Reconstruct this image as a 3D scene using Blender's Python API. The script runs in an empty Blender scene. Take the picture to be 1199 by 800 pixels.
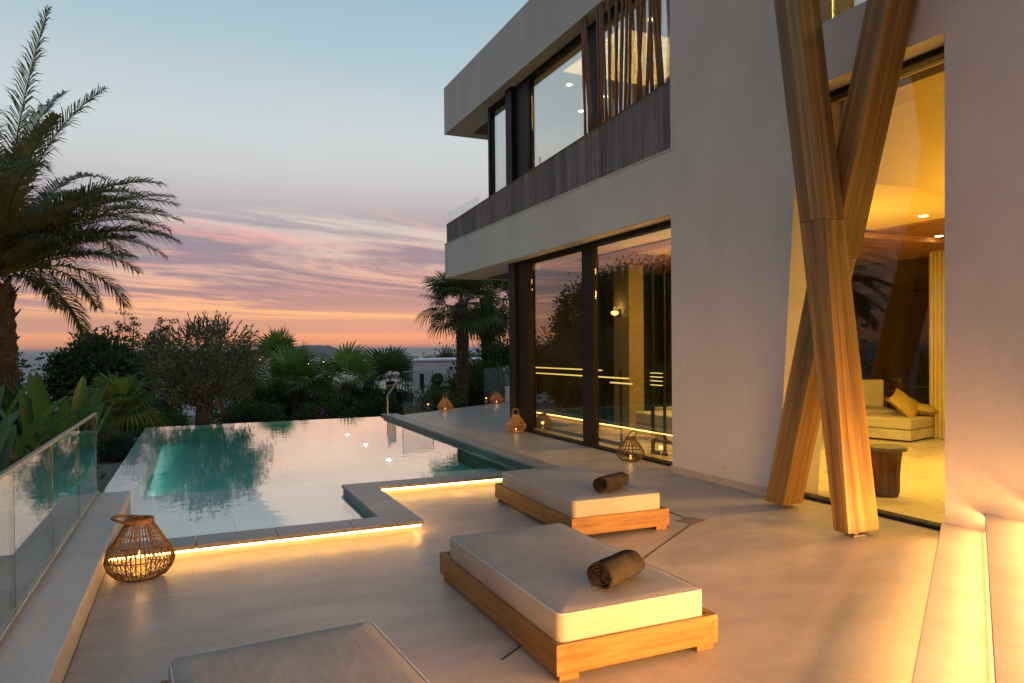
import bpy, bmesh, math, random
import numpy as np
from mathutils import Vector, Matrix
random.seed(7)
PI = math.pi
sc = bpy.context.scene
COL = sc.collection

# ------------------------------------------------------------------ objects
def tag(o, label=None, cat=None, group=None, kind=None):
    if label: o['label'] = label
    if cat: o['category'] = cat
    if group: o['group'] = group
    if kind: o['kind'] = kind
    return o

def empty(name, loc=(0, 0, 0), rz=0.0, label=None, cat=None, group=None):
    o = bpy.data.objects.new(name, None)
    COL.objects.link(o)
    o.location = loc
    o.rotation_euler = (0, 0, rz)
    o.empty_display_size = 0.2
    return tag(o, label, cat, group)

def root_loc(o):
    while o is not None and o.parent is not None:
        o = o.parent
    return Vector((0, 0, 0)) if o is None else o.location.copy()

class MB:
    """collects shapes (world or local coordinates) with uv in metres: v runs along the grain"""
    def __init__(s):
        s.v = []; s.f = []; s.uv = []
    def quad(s, p, uv=None):
        b = len(s.v)
        s.v += [tuple(q) for q in p]
        s.f.append(tuple(range(b, b + len(p))))
        if uv is None:
            a = Vector(p[1]) - Vector(p[0]); c = Vector(p[-1]) - Vector(p[0])
            uv = [(0, 0), (a.length, 0), (a.length, c.length), (0, c.length)][:len(p)]
            while len(uv) < len(p): uv.append((0, 0))
        s.uv.append(list(uv))
    def hexa(s, c, axis=2, off=None):
        """c: 8 corners, bottom 4 ccw then top 4; axis 0/1/2 grain along local x,y,z of the block"""
        b = len(s.v)
        s.v += [tuple(q) for q in c]
        o = (random.random() * 7, random.random() * 7) if off is None else off
        V = [Vector(q) for q in c]
        lx = (V[1] - V[0]).length; ly = (V[3] - V[0]).length; lz = (V[4] - V[0]).length
        L = [(0, 0, 0), (lx, 0, 0), (lx, ly, 0), (0, ly, 0), (0, 0, lz), (lx, 0, lz), (lx, ly, lz), (0, ly, lz)]
        for f in ((3, 2, 1, 0), (4, 5, 6, 7), (0, 1, 5, 4), (1, 2, 6, 5), (2, 3, 7, 6), (3, 0, 4, 7)):
            s.f.append(tuple(b + i for i in f))
            ax = [a for a in range(3) if len({round(L[i][a], 6) for i in f}) > 1]
            if axis in ax:
                other = [a for a in ax if a != axis][0] if len(ax) > 1 else axis
                s.uv.append([(L[i][other] + o[0], L[i][axis] + o[1]) for i in f])
            else:
                s.uv.append([(L[i][ax[0]] + o[0], L[i][ax[-1]] * 0.2 + o[1]) for i in f])
    def box(s, x0, x1, y0, y1, z0, z1, axis=2):
        s.hexa([(x0, y0, z0), (x1, y0, z0), (x1, y1, z0), (x0, y1, z0), (x0, y0, z1), (x1, y0, z1), (x1, y1, z1), (x0, y1, z1)], axis)
    def prism(s, poly, z0, z1):
        n = len(poly); b = len(s.v)
        s.v += [(p[0], p[1], z0) for p in poly] + [(p[0], p[1], z1) for p in poly]
        s.f.append(tuple(b + i for i in reversed(range(n)))); s.uv.append([(poly[i][0], poly[i][1]) for i in reversed(range(n))])
        s.f.append(tuple(b + n + i for i in range(n))); s.uv.append([(p[0], p[1]) for p in poly])
        for i in range(n):
            j = (i + 1) % n
            l = math.hypot(poly[j][0] - poly[i][0], poly[j][1] - poly[i][1])
            s.f.append((b + i, b + j, b + n + j, b + n + i)); s.uv.append([(0, 0), (l, 0), (l, z1 - z0), (0, z1 - z0)])
    def tube(s, pts, r, n=6, closed=False):
        P = [Vector(p) for p in pts]; m = len(P)
        R = [r] * m if not hasattr(r, '__len__') else r
        b = len(s.v); ref = None; acc = 0
        for i, p in enumerate(P):
            if closed: t = P[(i + 1) % m] - P[i - 1]
            else: t = P[min(i + 1, m - 1)] - P[max(i - 1, 0)]
            t.normalize()
            if ref is None:
                ref = Vector((0, 0, 1)) if abs(t.z) < 0.9 else Vector((1, 0, 0))
            a = (ref - t * ref.dot(t))
            if a.length < 1e-5: a = t.orthogonal()
            a.normalize(); c = t.cross(a); ref = a
            for k in range(n):
                w = 2 * PI * k / n
                s.v.append(tuple(p + (a * math.cos(w) + c * math.sin(w)) * R[i]))
        segs = m if closed else m - 1
        for i in range(segs):
            j = (i + 1) % m; l = (P[j] - P[i]).length
            for k in range(n):
                q = (k + 1) % n
                s.f.append((b + i * n + k, b + i * n + q, b + j * n + q, b + j * n + k))
                s.uv.append([(k * .05, acc), (k * .05 + .05, acc), (k * .05 + .05, acc + l), (k * .05, acc + l)])
            acc += l
        if not closed:
            s.f.append(tuple(b + k for k in reversed(range(n)))); s.uv.append([(0, 0)] * n)
            s.f.append(tuple(b + (m - 1) * n + k for k in range(n))); s.uv.append([(0, 0)] * n)
    def lathe(s, prof, n=24, c=(0, 0, 0), cap=True):
        b = len(s.v); m = len(prof)
        for (r, z) in prof:
            for k in range(n):
                w = 2 * PI * k / n
                s.v.append((c[0] + r * math.cos(w), c[1] + r * math.sin(w), c[2] + z))
        for i in range(m - 1):
            for k in range(n):
                q = (k + 1) % n
                s.f.append((b + i * n + k, b + i * n + q, b + (i + 1) * n + q, b + (i + 1) * n + k))
                s.uv.append([(k / n, prof[i][1]), ((k + 1) / n, prof[i][1]), ((k + 1) / n, prof[i + 1][1]), (k / n, prof[i + 1][1])])
        if cap:
            s.f.append(tuple(b + k for k in reversed(range(n)))); s.uv.append([(0, 0)] * n)
            s.f.append(tuple(b + (m - 1) * n + k for k in range(n))); s.uv.append([(0, 0)] * n)
    def build(s, name, mat, parent=None, smooth=False, bevel=0.0, seg=2):
        d = root_loc(parent)
        me = bpy.data.meshes.new(name)
        me.from_pydata([(x - d.x, y - d.y, z - d.z) for x, y, z in s.v], [], s.f)
        uvl = me.uv_layers.new(name='UVMap')
        flat = np.array([c for u in s.uv for c in u], dtype=np.float32).reshape(-1)
        uvl.data.foreach_set('uv', flat)
        if smooth: me.polygons.foreach_set('use_smooth', [True] * len(me.polygons))
        me.materials.append(mat); me.update()
        o = bpy.data.objects.new(name, me); COL.objects.link(o)
        if parent is not None: o.parent = parent
        if bevel > 0:
            md = o.modifiers.new('edge', 'BEVEL'); md.width = bevel; md.segments = seg; md.limit_method = 'ANGLE'; md.angle_limit = math.radians(40)
        return o

def copy_tree(o, parent=None):
    c = o.copy(); COL.objects.link(c)
    if parent is not None: c.parent = parent
    for ch in list(o.children): copy_tree(ch, c)
    return c

def np_mesh(name, verts, faces, mat, parent=None, smooth=False):
    """verts (N,3), faces (M,4) or (M,3) int arrays"""
    d = root_loc(parent)
    verts = np.asarray(verts, dtype=np.float32) - np.array(d, dtype=np.float32)
    faces = np.asarray(faces, dtype=np.int32)
    k = faces.shape[1]
    me = bpy.data.meshes.new(name)
    me.vertices.add(len(verts)); me.vertices.foreach_set('co', verts.reshape(-1))
    me.loops.add(faces.size); me.loops.foreach_set('vertex_index', faces.reshape(-1))
    me.polygons.add(len(faces)); me.polygons.foreach_set('loop_start', np.arange(len(faces), dtype=np.int32) * k)
    me.polygons.foreach_set('loop_total', np.full(len(faces), k, dtype=np.int32))
    if smooth: me.polygons.foreach_set('use_smooth', np.ones(len(faces), dtype=bool))
    me.materials.append(mat); me.update(calc_edges=True); me.validate()
    o = bpy.data.objects.new(name, me); COL.objects.link(o)
    if parent is not None: o.parent = parent
    return o

# ------------------------------------------------------------------ materials
def newmat(name):
    m = bpy.data.materials.new(name); m.use_nodes = True
    nt = m.node_tree; nt.nodes.clear()
    out = nt.nodes.new('ShaderNodeOutputMaterial')
    return m, nt, out

def N(nt, typ, **k):
    n = nt.nodes.new(typ)
    for a, v in k.items():
        if a.startswith('i_'):
            n.inputs[a[2:].replace('_', ' ')].default_value = v
        else: setattr(n, a, v)
    return n

def ramp(nt, stops, interp='LINEAR'):
    r = nt.nodes.new('ShaderNodeValToRGB'); e = r.color_ramp.elements
    r.color_ramp.interpolation = interp
    while len(e) > 1: e.remove(e[-1])
    e[0].position = stops[0][0]; e[0].color = (*stops[0][1], 1)
    for p, c in stops[1:]:
        x = e.new(p); x.color = (*c, 1)
    return r

def surf(name, c0, c1, scale=3.0, rough=0.6, detail=6, bump=0.15, bscale=60, bdist=0.002, stretch=(1, 1, 1), coord='Object', spec=0.4, c2=None, fine=0.0, metallic=0.0, lo=.35, hi=.65, rvar=0.0):
    m, nt, out = newmat(name)
    tc = N(nt, 'ShaderNodeTexCoord'); mp = N(nt, 'ShaderNodeMapping'); mp.inputs['Scale'].default_value = stretch
    nt.links.new(tc.outputs[coord], mp.inputs['Vector'])
    n1 = N(nt, 'ShaderNodeTexNoise'); n1.inputs['Scale'].default_value = scale; n1.inputs['Detail'].default_value = detail; n1.inputs['Roughness'].default_value = .62
    nt.links.new(mp.outputs[0], n1.inputs['Vector'])
    st = [(lo, c0), (hi, c1)] if c2 is None else [(lo, c0), ((lo + hi) / 2, c1), (hi, c2)]
    r = ramp(nt, st); nt.links.new(n1.outputs['Fac'], r.inputs['Fac'])
    b = N(nt, 'ShaderNodeBsdfPrincipled'); b.inputs['Roughness'].default_value = rough
    b.inputs['Specular IOR Level'].default_value = spec; b.inputs['Metallic'].default_value = metallic
    col = r.outputs['Color']
    n2 = N(nt, 'ShaderNodeTexNoise'); n2.inputs['Scale'].default_value = bscale; n2.inputs['Detail'].default_value = 5
    nt.links.new(mp.outputs[0], n2.inputs['Vector'])
    if fine > 0:
        mx = N(nt, 'ShaderNodeMix', data_type='RGBA', blend_type='OVERLAY'); mx.inputs[0].default_value = fine
        nt.links.new(col, mx.inputs[6]); nt.links.new(n2.outputs['Fac'], mx.inputs[7]); col = mx.outputs[2]
    nt.links.new(col, b.inputs['Base Color'])
    if rvar > 0:
        mr = N(nt, 'ShaderNodeMapRange'); mr.inputs['From Min'].default_value = .3; mr.inputs['From Max'].default_value = .7
        mr.inputs['To Min'].default_value = rough - rvar; mr.inputs['To Max'].default_value = rough + rvar
        nt.links.new(n1.outputs['Fac'], mr.inputs['Value']); nt.links.new(mr.outputs[0], b.inputs['Roughness'])
    bp = N(nt, 'ShaderNodeBump'); bp.inputs['Strength'].default_value = bump; bp.inputs['Distance'].default_value = bdist
    nt.links.new(n2.outputs['Fac'], bp.inputs['Height']); nt.links.new(bp.outputs[0], b.inputs['Normal'])
    nt.links.new(b.outputs[0], out.inputs[0])
    return m

def wood(name, c0, c1, c2, board=0.0, rough=0.5, across=28.0, along=1.1, spec=0.35, seam=.35, bvar=.5):
    """uv wood: u across the grain, v along; board = width of glued boards (0 none)"""
    m, nt, out = newmat(name)
    tc = N(nt, 'ShaderNodeTexCoord')
    sep = N(nt, 'ShaderNodeSeparateXYZ'); nt.links.new(tc.outputs['UV'], sep.inputs[0])
    vec = tc.outputs['UV']
    if board > 0:
        dv = N(nt, 'ShaderNodeMath', operation='DIVIDE'); dv.inputs[1].default_value = board; nt.links.new(sep.outputs['X'], dv.inputs[0])
        fl = N(nt, 'ShaderNodeMath', operation='FLOOR'); nt.links.new(dv.outputs[0], fl.inputs[0])
        wn = N(nt, 'ShaderNodeTexWhiteNoise', noise_dimensions='1D'); nt.links.new(fl.outputs[0], wn.inputs['W'])
        sc_ = N(nt, 'ShaderNodeMath', operation='MULTIPLY'); sc_.inputs[1].default_value = 9.0; nt.links.new(wn.outputs['Value'], sc_.inputs[0])
        ad = N(nt, 'ShaderNodeMath', operation='ADD'); nt.links.new(sep.outputs['Y'], ad.inputs[0]); nt.links.new(sc_.outputs[0], ad.inputs[1])
        cb = N(nt, 'ShaderNodeCombineXYZ'); nt.links.new(sep.outputs['X'], cb.inputs['X']); nt.links.new(ad.outputs[0], cb.inputs['Y']); nt.links.new(sc_.outputs[0], cb.inputs['Z'])
        vec = cb.outputs[0]
        fr = N(nt, 'ShaderNodeMath', operation='FRACT'); nt.links.new(dv.outputs[0], fr.inputs[0])
    mp = N(nt, 'ShaderNodeMapping'); mp.inputs['Scale'].default_value = (across, along, 1.0); nt.links.new(vec, mp.inputs['Vector'])
    n1 = N(nt, 'ShaderNodeTexNoise'); n1.inputs['Scale'].default_value = 1.0; n1.inputs['Detail'].default_value = 7; n1.inputs['Roughness'].default_value = .6; n1.inputs['Distortion'].default_value = .35
    nt.links.new(mp.outputs[0], n1.inputs['Vector'])
    r = ramp(nt, [(.30, c0), (.5, c1), (.72, c2)]); nt.links.new(n1.outputs['Fac'], r.inputs['Fac'])
    col = r.outputs['Color']
    mp2 = N(nt, 'ShaderNodeMapping'); mp2.inputs['Scale'].default_value = (across * 6, along * 5, 1.0); nt.links.new(vec, mp2.inputs['Vector'])
    n2 = N(nt, 'ShaderNodeTexNoise'); n2.inputs['Scale'].default_value = 1.0; n2.inputs['Detail'].default_value = 3; nt.links.new(mp2.outputs[0], n2.inputs['Vector'])
    mx = N(nt, 'ShaderNodeMix', data_type='RGBA', blend_type='OVERLAY'); mx.inputs[0].default_value = .45
    nt.links.new(col, mx.inputs[6]); nt.links.new(n2.outputs['Fac'], mx.inputs[7]); col = mx.outputs[2]
    if board > 0:
        hv = N(nt, 'ShaderNodeHueSaturation'); mr = N(nt, 'ShaderNodeMapRange'); mr.inputs['To Min'].default_value = 1 - bvar * .5; mr.inputs['To Max'].default_value = 1 + bvar * .5
        nt.links.new(wn.outputs['Value'], mr.inputs['Value']); nt.links.new(mr.outputs[0], hv.inputs['Value']); nt.links.new(col, hv.inputs['Color']); col = hv.outputs[0]
        lt = N(nt, 'ShaderNodeMath', operation='LESS_THAN'); lt.inputs[1].default_value = min(.12, .004 / board); nt.links.new(fr.outputs[0], lt.inputs[0])
        ml = N(nt, 'ShaderNodeMath', operation='MULTIPLY'); ml.inputs[1].default_value = seam; nt.links.new(lt.outputs[0], ml.inputs[0])
        mz = N(nt, 'ShaderNodeMix', data_type='RGBA', blend_type='MULTIPLY'); nt.links.new(ml.outputs[0], mz.inputs[0]); nt.links.new(col, mz.inputs[6]); mz.inputs[7].default_value = (.1, .08, .06, 1); col = mz.outputs[2]
    b = N(nt, 'ShaderNodeBsdfPrincipled'); b.inputs['Roughness'].default_value = rough; b.inputs['Specular IOR Level'].default_value = spec
    nt.links.new(col, b.inputs['Base Color'])
    bp = N(nt, 'ShaderNodeBump'); bp.inputs['Strength'].default_value = .25; bp.inputs['Distance'].default_value = .002
    nt.links.new(n1.outputs['Fac'], bp.inputs['Height']); nt.links.new(bp.outputs[0], b.inputs['Normal'])
    nt.links.new(b.outputs[0], out.inputs[0])
    return m

def glass(name, tint=(.93, .96, .95), f0=.05, power=5.0, fmax=1.0, rough=0.0):
    m, nt, out = newmat(name)
    lw = N(nt, 'ShaderNodeLayerWeight'); lw.inputs['Blend'].default_value = .5
    pw = N(nt, 'ShaderNodeMath', operation='POWER'); pw.inputs[1].default_value = power; nt.links.new(lw.outputs['Facing'], pw.inputs[0])
    mr = N(nt, 'ShaderNodeMapRange'); mr.inputs['To Min'].default_value = f0; mr.inputs['To Max'].default_value = fmax; nt.links.new(pw.outputs[0], mr.inputs['Value'])
    tr = N(nt, 'ShaderNodeBsdfTransparent'); tr.inputs[0].default_value = (*tint, 1)
    gl = N(nt, 'ShaderNodeBsdfGlossy'); gl.inputs['Roughness'].default_value = rough; gl.inputs[0].default_value = (1, 1, 1, 1)
    mx = N(nt, 'ShaderNodeMixShader'); nt.links.new(mr.outputs[0], mx.inputs[0]); nt.links.new(tr.outputs[0], mx.inputs[1]); nt.links.new(gl.outputs[0], mx.inputs[2])
    nt.links.new(mx.outputs[0], out.inputs[0])
    return m, nt, gl, lw

def emit(name, col, strength):
    m, nt, out = newmat(name)
    e = N(nt, 'ShaderNodeEmission'); e.inputs[0].default_value = (*col, 1); e.inputs[1].default_value = strength
    nt.links.new(e.outputs[0], out.inputs[0])
    return m

def leafmat(name, a, b, c, trans=.3, rough=.5, scale=2.5):
    m, nt, out = newmat(name)
    tc = N(nt, 'ShaderNodeTexCoord')
    n1 = N(nt, 'ShaderNodeTexNoise'); n1.inputs['Scale'].default_value = scale; n1.inputs['Detail'].default_value = 6; n1.inputs['Roughness'].default_value = .75
    nt.links.new(tc.outputs['Object'], n1.inputs['Vector'])
    r = ramp(nt, [(.32, a), (.5, b), (.68, c)]); nt.links.new(n1.outputs['Fac'], r.inputs['Fac'])
    p = N(nt, 'ShaderNodeBsdfPrincipled'); p.inputs['Roughness'].default_value = rough; p.inputs['Specular IOR Level'].default_value = .3
    nt.links.new(r.outputs[0], p.inputs['Base Color'])
    t = N(nt, 'ShaderNodeBsdfTranslucent'); nt.links.new(r.outputs[0], t.inputs[0])
    mx = N(nt, 'ShaderNodeMixShader'); mx.inputs[0].default_value = trans
    nt.links.new(p.outputs[0], mx.inputs[1]); nt.links.new(t.outputs[0], mx.inputs[2]); nt.links.new(mx.outputs[0], out.inputs[0])
    return m

LEDC = (1.0, .56, .17)
M = {}
M['plaster'] = surf('plaster', (.52, .475, .425), (.60, .555, .50), scale=1.4, rough=.85, detail=10, bump=.35, bscale=55, bdist=.004, spec=.15, fine=.10, stretch=(1, 1, .7), lo=.3, hi=.7)
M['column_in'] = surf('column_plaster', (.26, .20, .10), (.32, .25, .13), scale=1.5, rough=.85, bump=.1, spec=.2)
M['soffit'] = surf('soffit_plaster', (.64, .53, .42), (.72, .60, .48), scale=1.3, rough=.85, bump=.15, spec=.2)  # lighter, warmer than the wall plaster: warm light from below put into the colour
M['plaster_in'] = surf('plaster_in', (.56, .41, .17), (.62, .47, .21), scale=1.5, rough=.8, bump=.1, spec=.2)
def floor_mat():
    m, nt, out = newmat('microcement'); L = nt.links.new
    tc = N(nt, 'ShaderNodeTexCoord')
    mp = N(nt, 'ShaderNodeMapping'); mp.inputs['Scale'].default_value = (1.0, 2.3, 1); L(tc.outputs['Object'], mp.inputs[0])
    n1 = N(nt, 'ShaderNodeTexNoise'); n1.inputs['Scale'].default_value = 1.1; n1.inputs['Detail'].default_value = 12; n1.inputs['Roughness'].default_value = .68; n1.inputs['Distortion'].default_value = .6; L(mp.outputs[0], n1.inputs[0])
    r = ramp(nt, [(.28, (.27, .225, .188)), (.5, (.345, .29, .245)), (.72, (.42, .36, .305))]); L(n1.outputs['Fac'], r.inputs[0])
    br = N(nt, 'ShaderNodeTexBrick'); br.offset = .5; br.inputs['Scale'].default_value = 1.0; br.inputs['Mortar Size'].default_value = .0022; br.inputs['Mortar Smooth'].default_value = .3
    br.inputs['Brick Width'].default_value = 1.2; br.inputs['Row Height'].default_value = .8
    br.inputs['Color1'].default_value = (.92, .92, .92, 1); br.inputs['Color2'].default_value = (1, 1, 1, 1); br.inputs['Mortar'].default_value = (.70, .69, .68, 1); L(tc.outputs['Object'], br.inputs[0])
    mx = N(nt, 'ShaderNodeMix', data_type='RGBA', blend_type='MULTIPLY'); mx.inputs[0].default_value = .8; L(r.outputs[0], mx.inputs[6]); L(br.outputs['Color'], mx.inputs[7])
    # drying marks and specks
    n2 = N(nt, 'ShaderNodeTexNoise'); n2.inputs['Scale'].default_value = 3.2; n2.inputs['Detail'].default_value = 8; n2.inputs['Roughness'].default_value = .7; n2.inputs['Distortion'].default_value = 1.5; L(tc.outputs['Object'], n2.inputs[0])
    r2 = ramp(nt, [(.40, (.86, .85, .84)), (.52, (1, 1, 1))]); L(n2.outputs['Fac'], r2.inputs[0])
    m2 = N(nt, 'ShaderNodeMix', data_type='RGBA', blend_type='MULTIPLY'); m2.inputs[0].default_value = .5; L(mx.outputs[2], m2.inputs[6]); L(r2.outputs[0], m2.inputs[7])
    n3 = N(nt, 'ShaderNodeTexNoise'); n3.inputs['Scale'].default_value = 90; n3.inputs['Detail'].default_value = 4; L(tc.outputs['Object'], n3.inputs[0])
    m3 = N(nt, 'ShaderNodeMix', data_type='RGBA', blend_type='OVERLAY'); m3.inputs[0].default_value = .22; L(m2.outputs[2], m3.inputs[6]); L(n3.outputs['Fac'], m3.inputs[7])
    vo = N(nt, 'ShaderNodeTexVoronoi'); vo.inputs['Scale'].default_value = 1.6; L(tc.outputs['Object'], vo.inputs['Vector'])
    lt = N(nt, 'ShaderNodeMath', operation='LESS_THAN'); lt.inputs[1].default_value = .012; L(vo.outputs['Distance'], lt.inputs[0])
    m4 = N(nt, 'ShaderNodeMix', data_type='RGBA', blend_type='MULTIPLY'); L(lt.outputs[0], m4.inputs[0]); L(m3.outputs[2], m4.inputs[6]); m4.inputs[7].default_value = (.35, .3, .25, 1)
    b = N(nt, 'ShaderNodeBsdfPrincipled'); b.inputs['Specular IOR Level'].default_value = .4; L(m4.outputs[2], b.inputs['Base Color'])
    mr = N(nt, 'ShaderNodeMapRange'); mr.inputs['From Min'].default_value = .35; mr.inputs['From Max'].default_value = .65; mr.inputs['To Min'].default_value = .34; mr.inputs['To Max'].default_value = .50; L(n2.outputs['Fac'], mr.inputs['Value']); L(mr.outputs[0], b.inputs['Roughness'])
    ad = N(nt, 'ShaderNodeMath', operation='MULTIPLY_ADD'); ad.inputs[1].default_value = 6.0; L(n1.outputs['Fac'], ad.inputs[0]); L(n3.outputs['Fac'], ad.inputs[2])
    bp = N(nt, 'ShaderNodeBump'); bp.inputs['Strength'].default_value = .12; bp.inputs['Distance'].default_value = .002; L(ad.outputs[0], bp.inputs['Height']); L(bp.outputs[0], b.inputs['Normal'])
    L(b.outputs[0], out.inputs[0]); return m
M['floor'] = floor_mat()
M['floor_in'] = surf('floor_in', (.50, .44, .34), (.60, .53, .42), scale=.8, rough=.3, detail=8, bump=.08, spec=.4, fine=.1, rvar=.08)
M['step'] = surf('step_stone', (.34, .295, .25), (.43, .38, .325), scale=2.2, rough=.55, detail=9, bump=.12, bscale=70, spec=.25, fine=.12, lo=.3, hi=.7)
M['parapet'] = surf('parapet_stone', (.40, .38, .345), (.55, .52, .475), scale=2.0, rough=.6, detail=9, bump=.15, bscale=60, spec=.3, fine=.2, lo=.3, hi=.7, stretch=(1, .35, 1))
M['coping'] = surf('coping_stone', (.19, .175, .16), (.28, .26, .24), scale=2.5, rough=.45, detail=8, bump=.15, bscale=80, spec=.4, fine=.2, rvar=.08)
M['tile'] = surf('pool_tile', (.05, .40, .34), (.08, .48, .41), scale=2.0, rough=.4, bump=.1, spec=.3)
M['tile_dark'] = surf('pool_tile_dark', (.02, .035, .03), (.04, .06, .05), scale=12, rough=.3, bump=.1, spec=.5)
def shelf_mat():
    m, nt, out = newmat('shelf_tile'); L = nt.links.new
    tc = N(nt, 'ShaderNodeTexCoord'); n = N(nt, 'ShaderNodeTexNoise'); n.inputs['Scale'].default_value = .8; n.inputs['Detail'].default_value = 4; L(tc.outputs['Object'], n.inputs[0])
    r = ramp(nt, [(.35, (.60, .66, .62)), (.65, (.74, .77, .72))]); L(n.outputs['Fac'], r.inputs[0])
    br = N(nt, 'ShaderNodeTexBrick'); br.offset = 0; br.inputs['Scale'].default_value = 1; br.inputs['Brick Width'].default_value = 1.2; br.inputs['Row Height'].default_value = 1.2; br.inputs['Mortar Size'].default_value = .006
    br.inputs['Color1'].default_value = (.86, .87, .87, 1); br.inputs['Color2'].default_value = (1, 1, 1, 1); br.inputs['Mortar'].default_value = (.62, .66, .64, 1); L(tc.outputs['Object'], br.inputs[0])
    mx = N(nt, 'ShaderNodeMix', data_type='RGBA', blend_type='MULTIPLY'); mx.inputs[0].default_value = 1; L(r.outputs[0], mx.inputs[6]); L(br.outputs['Color'], mx.inputs[7])
    b = N(nt, 'ShaderNodeBsdfPrincipled'); b.inputs['Roughness'].default_value = .5; L(mx.outputs[2], b.inputs['Base Color']); L(b.outputs[0], out.inputs[0]); return m
M['shelf'] = shelf_mat()
M['darkmetal'] = surf('dark_metal', (.008, .0075, .007), (.014, .013, .012), scale=8, rough=.55, bump=.05, spec=.2)
M['bronze'] = surf('bronze_frame', (.013, .009, .007), (.021, .014, .011), scale=8, rough=.6, bump=.05, spec=.15)
M['steel'] = surf('steel_plate', (.35, .32, .27), (.5, .46, .4), scale=20, rough=.35, metallic=.9, bump=.05)
M['teak'] = wood('teak', (.105, .049, .011), (.18, .09, .02), (.25, .13, .033), rough=.5, across=22, along=1.6)
M['teakend'] = wood('teak_end', (.14, .06, .02), (.22, .10, .035), (.30, .145, .05), rough=.6)
M['beam'] = wood('beam_wood', (.095, .052, .015), (.18, .104, .029), (.265, .163, .049), board=.085, rough=.5, across=20, along=.55, seam=.3, bvar=.6)
M['band'] = wood('band_wood', (.085, .068, .06), (.155, .125, .108), (.23, .19, .165), board=.21, rough=.7, across=34, along=1.0, seam=.8, bvar=.55)
M['pole'] = wood('pole_wood', (.11, .05, .024), (.21, .10, .046), (.31, .155, .075), rough=.6)
M['ceilwood'] = wood('ceiling_wood', (.16, .065, .02), (.27, .12, .04), (.36, .17, .06), board=.12, rough=.55, seam=.75, bvar=.4)
M['soffitwood'] = wood('soffit_wood', (.16, .07, .03), (.26, .12, .05), (.34, .17, .075), board=.1, rough=.55, seam=.8)
M['fabric'] = surf('cushion_fabric', (.40, .37, .335), (.46, .43, .39), scale=5, rough=.95, bump=.5, bscale=22, bdist=.004, spec=.1)
M['fabric_in'] = surf('sofa_fabric', (.44, .40, .30), (.52, .47, .36), scale=4, rough=.95, bump=.3, bscale=60, spec=.1)
M['pillow'] = surf('pillow_fabric', (.36, .26, .07), (.46, .34, .10), scale=30, rough=.95, bump=.6, bscale=80, bdist=.004, spec=.1)
M['towel'] = surf('towel_terry', (.018, .015, .0125), (.036, .030, .024), scale=7, rough=1.0, bump=.7, bscale=170, bdist=.004, spec=.05)
M['stump'] = wood('stump_wood', (.05, .022, .01), (.11, .05, .022), (.19, .09, .04), rough=.7, across=14, along=2.0)
M['stumptop'] = surf('stump_top', (.10, .085, .07), (.2, .18, .15), scale=9, rough=.35, bump=.1)
M['rattan'] = surf('rattan', (.085, .045, .016), (.17, .09, .034), scale=30, rough=.55, bump=.3, bscale=120, spec=.3)
M['palewood'] = surf('pale_bamboo', (.36, .20, .08), (.50, .30, .13), scale=25, rough=.5, bump=.2, bscale=90, spec=.3)
M['curtain'] = surf('curtain_fabric', (.50, .40, .16), (.58, .47, .2), scale=3, rough=.9, bump=.2, spec=.1)
M['whitecurtain'] = surf('white_curtain', (.60, .62, .62), (.68, .69, .69), scale=3, rough=.9, bump=.2, spec=.1)
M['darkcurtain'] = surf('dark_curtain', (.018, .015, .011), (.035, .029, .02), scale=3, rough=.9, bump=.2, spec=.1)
M['candle'] = emit('candle_glow', (1, .46, .09), 1.1)
M['flame'] = emit('flame', (1, .62, .22), 4)
M['led'] = emit('led_warm', (1.0, .50, .135), 24)
M['led_step'] = emit('led_step', (1.0, .47, .14), 125)
M['led_step2'] = emit('led_step_upper', (1.0, .47, .14), 250)
M['downlight'] = emit('downlight_glow', (1, .72, .34), 30)
M['sconce'] = emit('sconce_glow', (1, .58, .2), 4)
M['poollight'] = emit('pool_light_glow', (.95, 1, .92), 60)
M['barlight'] = emit('bar_light_glow', (1, .66, .2), 1.8)  # glow of the added bars that imitate streaks in the panes
M['socket'] = surf('socket_steel', (.50, .46, .42), (.58, .54, .50), scale=10, rough=.4, bump=.02, metallic=.3)
M['joint'] = surf('drain_slot', (.03, .025, .02), (.05, .04, .035), scale=10, rough=.8)
M['drainplate'] = surf('drain_plate', (.13, .10, .082), (.17, .135, .11), scale=12, rough=.6, fine=.2)
M['whitehouse'] = surf('white_render', (.66, .66, .67), (.74, .74, .75), scale=.7, rough=.85, bump=.2)
M['gravel'] = surf('gravel', (.17, .125, .09), (.34, .26, .19), scale=26, rough=.95, detail=3, bump=1.0, bscale=45, bdist=.02, c2=(.48, .40, .32), lo=.3, hi=.7)
M['bark'] = surf('palm_bark', (.035, .026, .019), (.085, .065, .048), scale=9, rough=.95, bump=1, bscale=14, bdist=.03)
M['bark_dk'] = surf('tree_bark', (.05, .042, .034), (.115, .10, .085), scale=7, rough=.95, bump=1, bscale=16, bdist=.03, stretch=(1, 1, .3))
M['g_palm'] = leafmat('palm_green', (.055, .075, .028), (.11, .135, .05), (.17, .18, .075), trans=.42)
M['g_fan'] = leafmat('fan_green', (.08, .14, .028), (.15, .24, .045), (.23, .33, .075), trans=.45)
M['g_fan_dk'] = leafmat('fan_green_dark', (.04, .065, .022), (.085, .12, .036), (.13, .155, .05), trans=.35)
M['g_dark'] = leafmat('dark_leaf', (.03, .06, .018), (.065, .115, .032), (.115, .165, .05), trans=.35)
M['g_olive'] = leafmat('olive_leaf', (.042, .066, .034), (.085, .125, .066), (.135, .18, .105), trans=.18)
M['g_big'] = leafmat('paddle_leaf', (.025, .075, .018), (.05, .13, .03), (.09, .18, .045), rough=.38, scale=1.2)
M['g_grey'] = leafmat('lavender_leaf', (.05, .075, .05), (.10, .135, .095), (.15, .18, .13))
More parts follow.
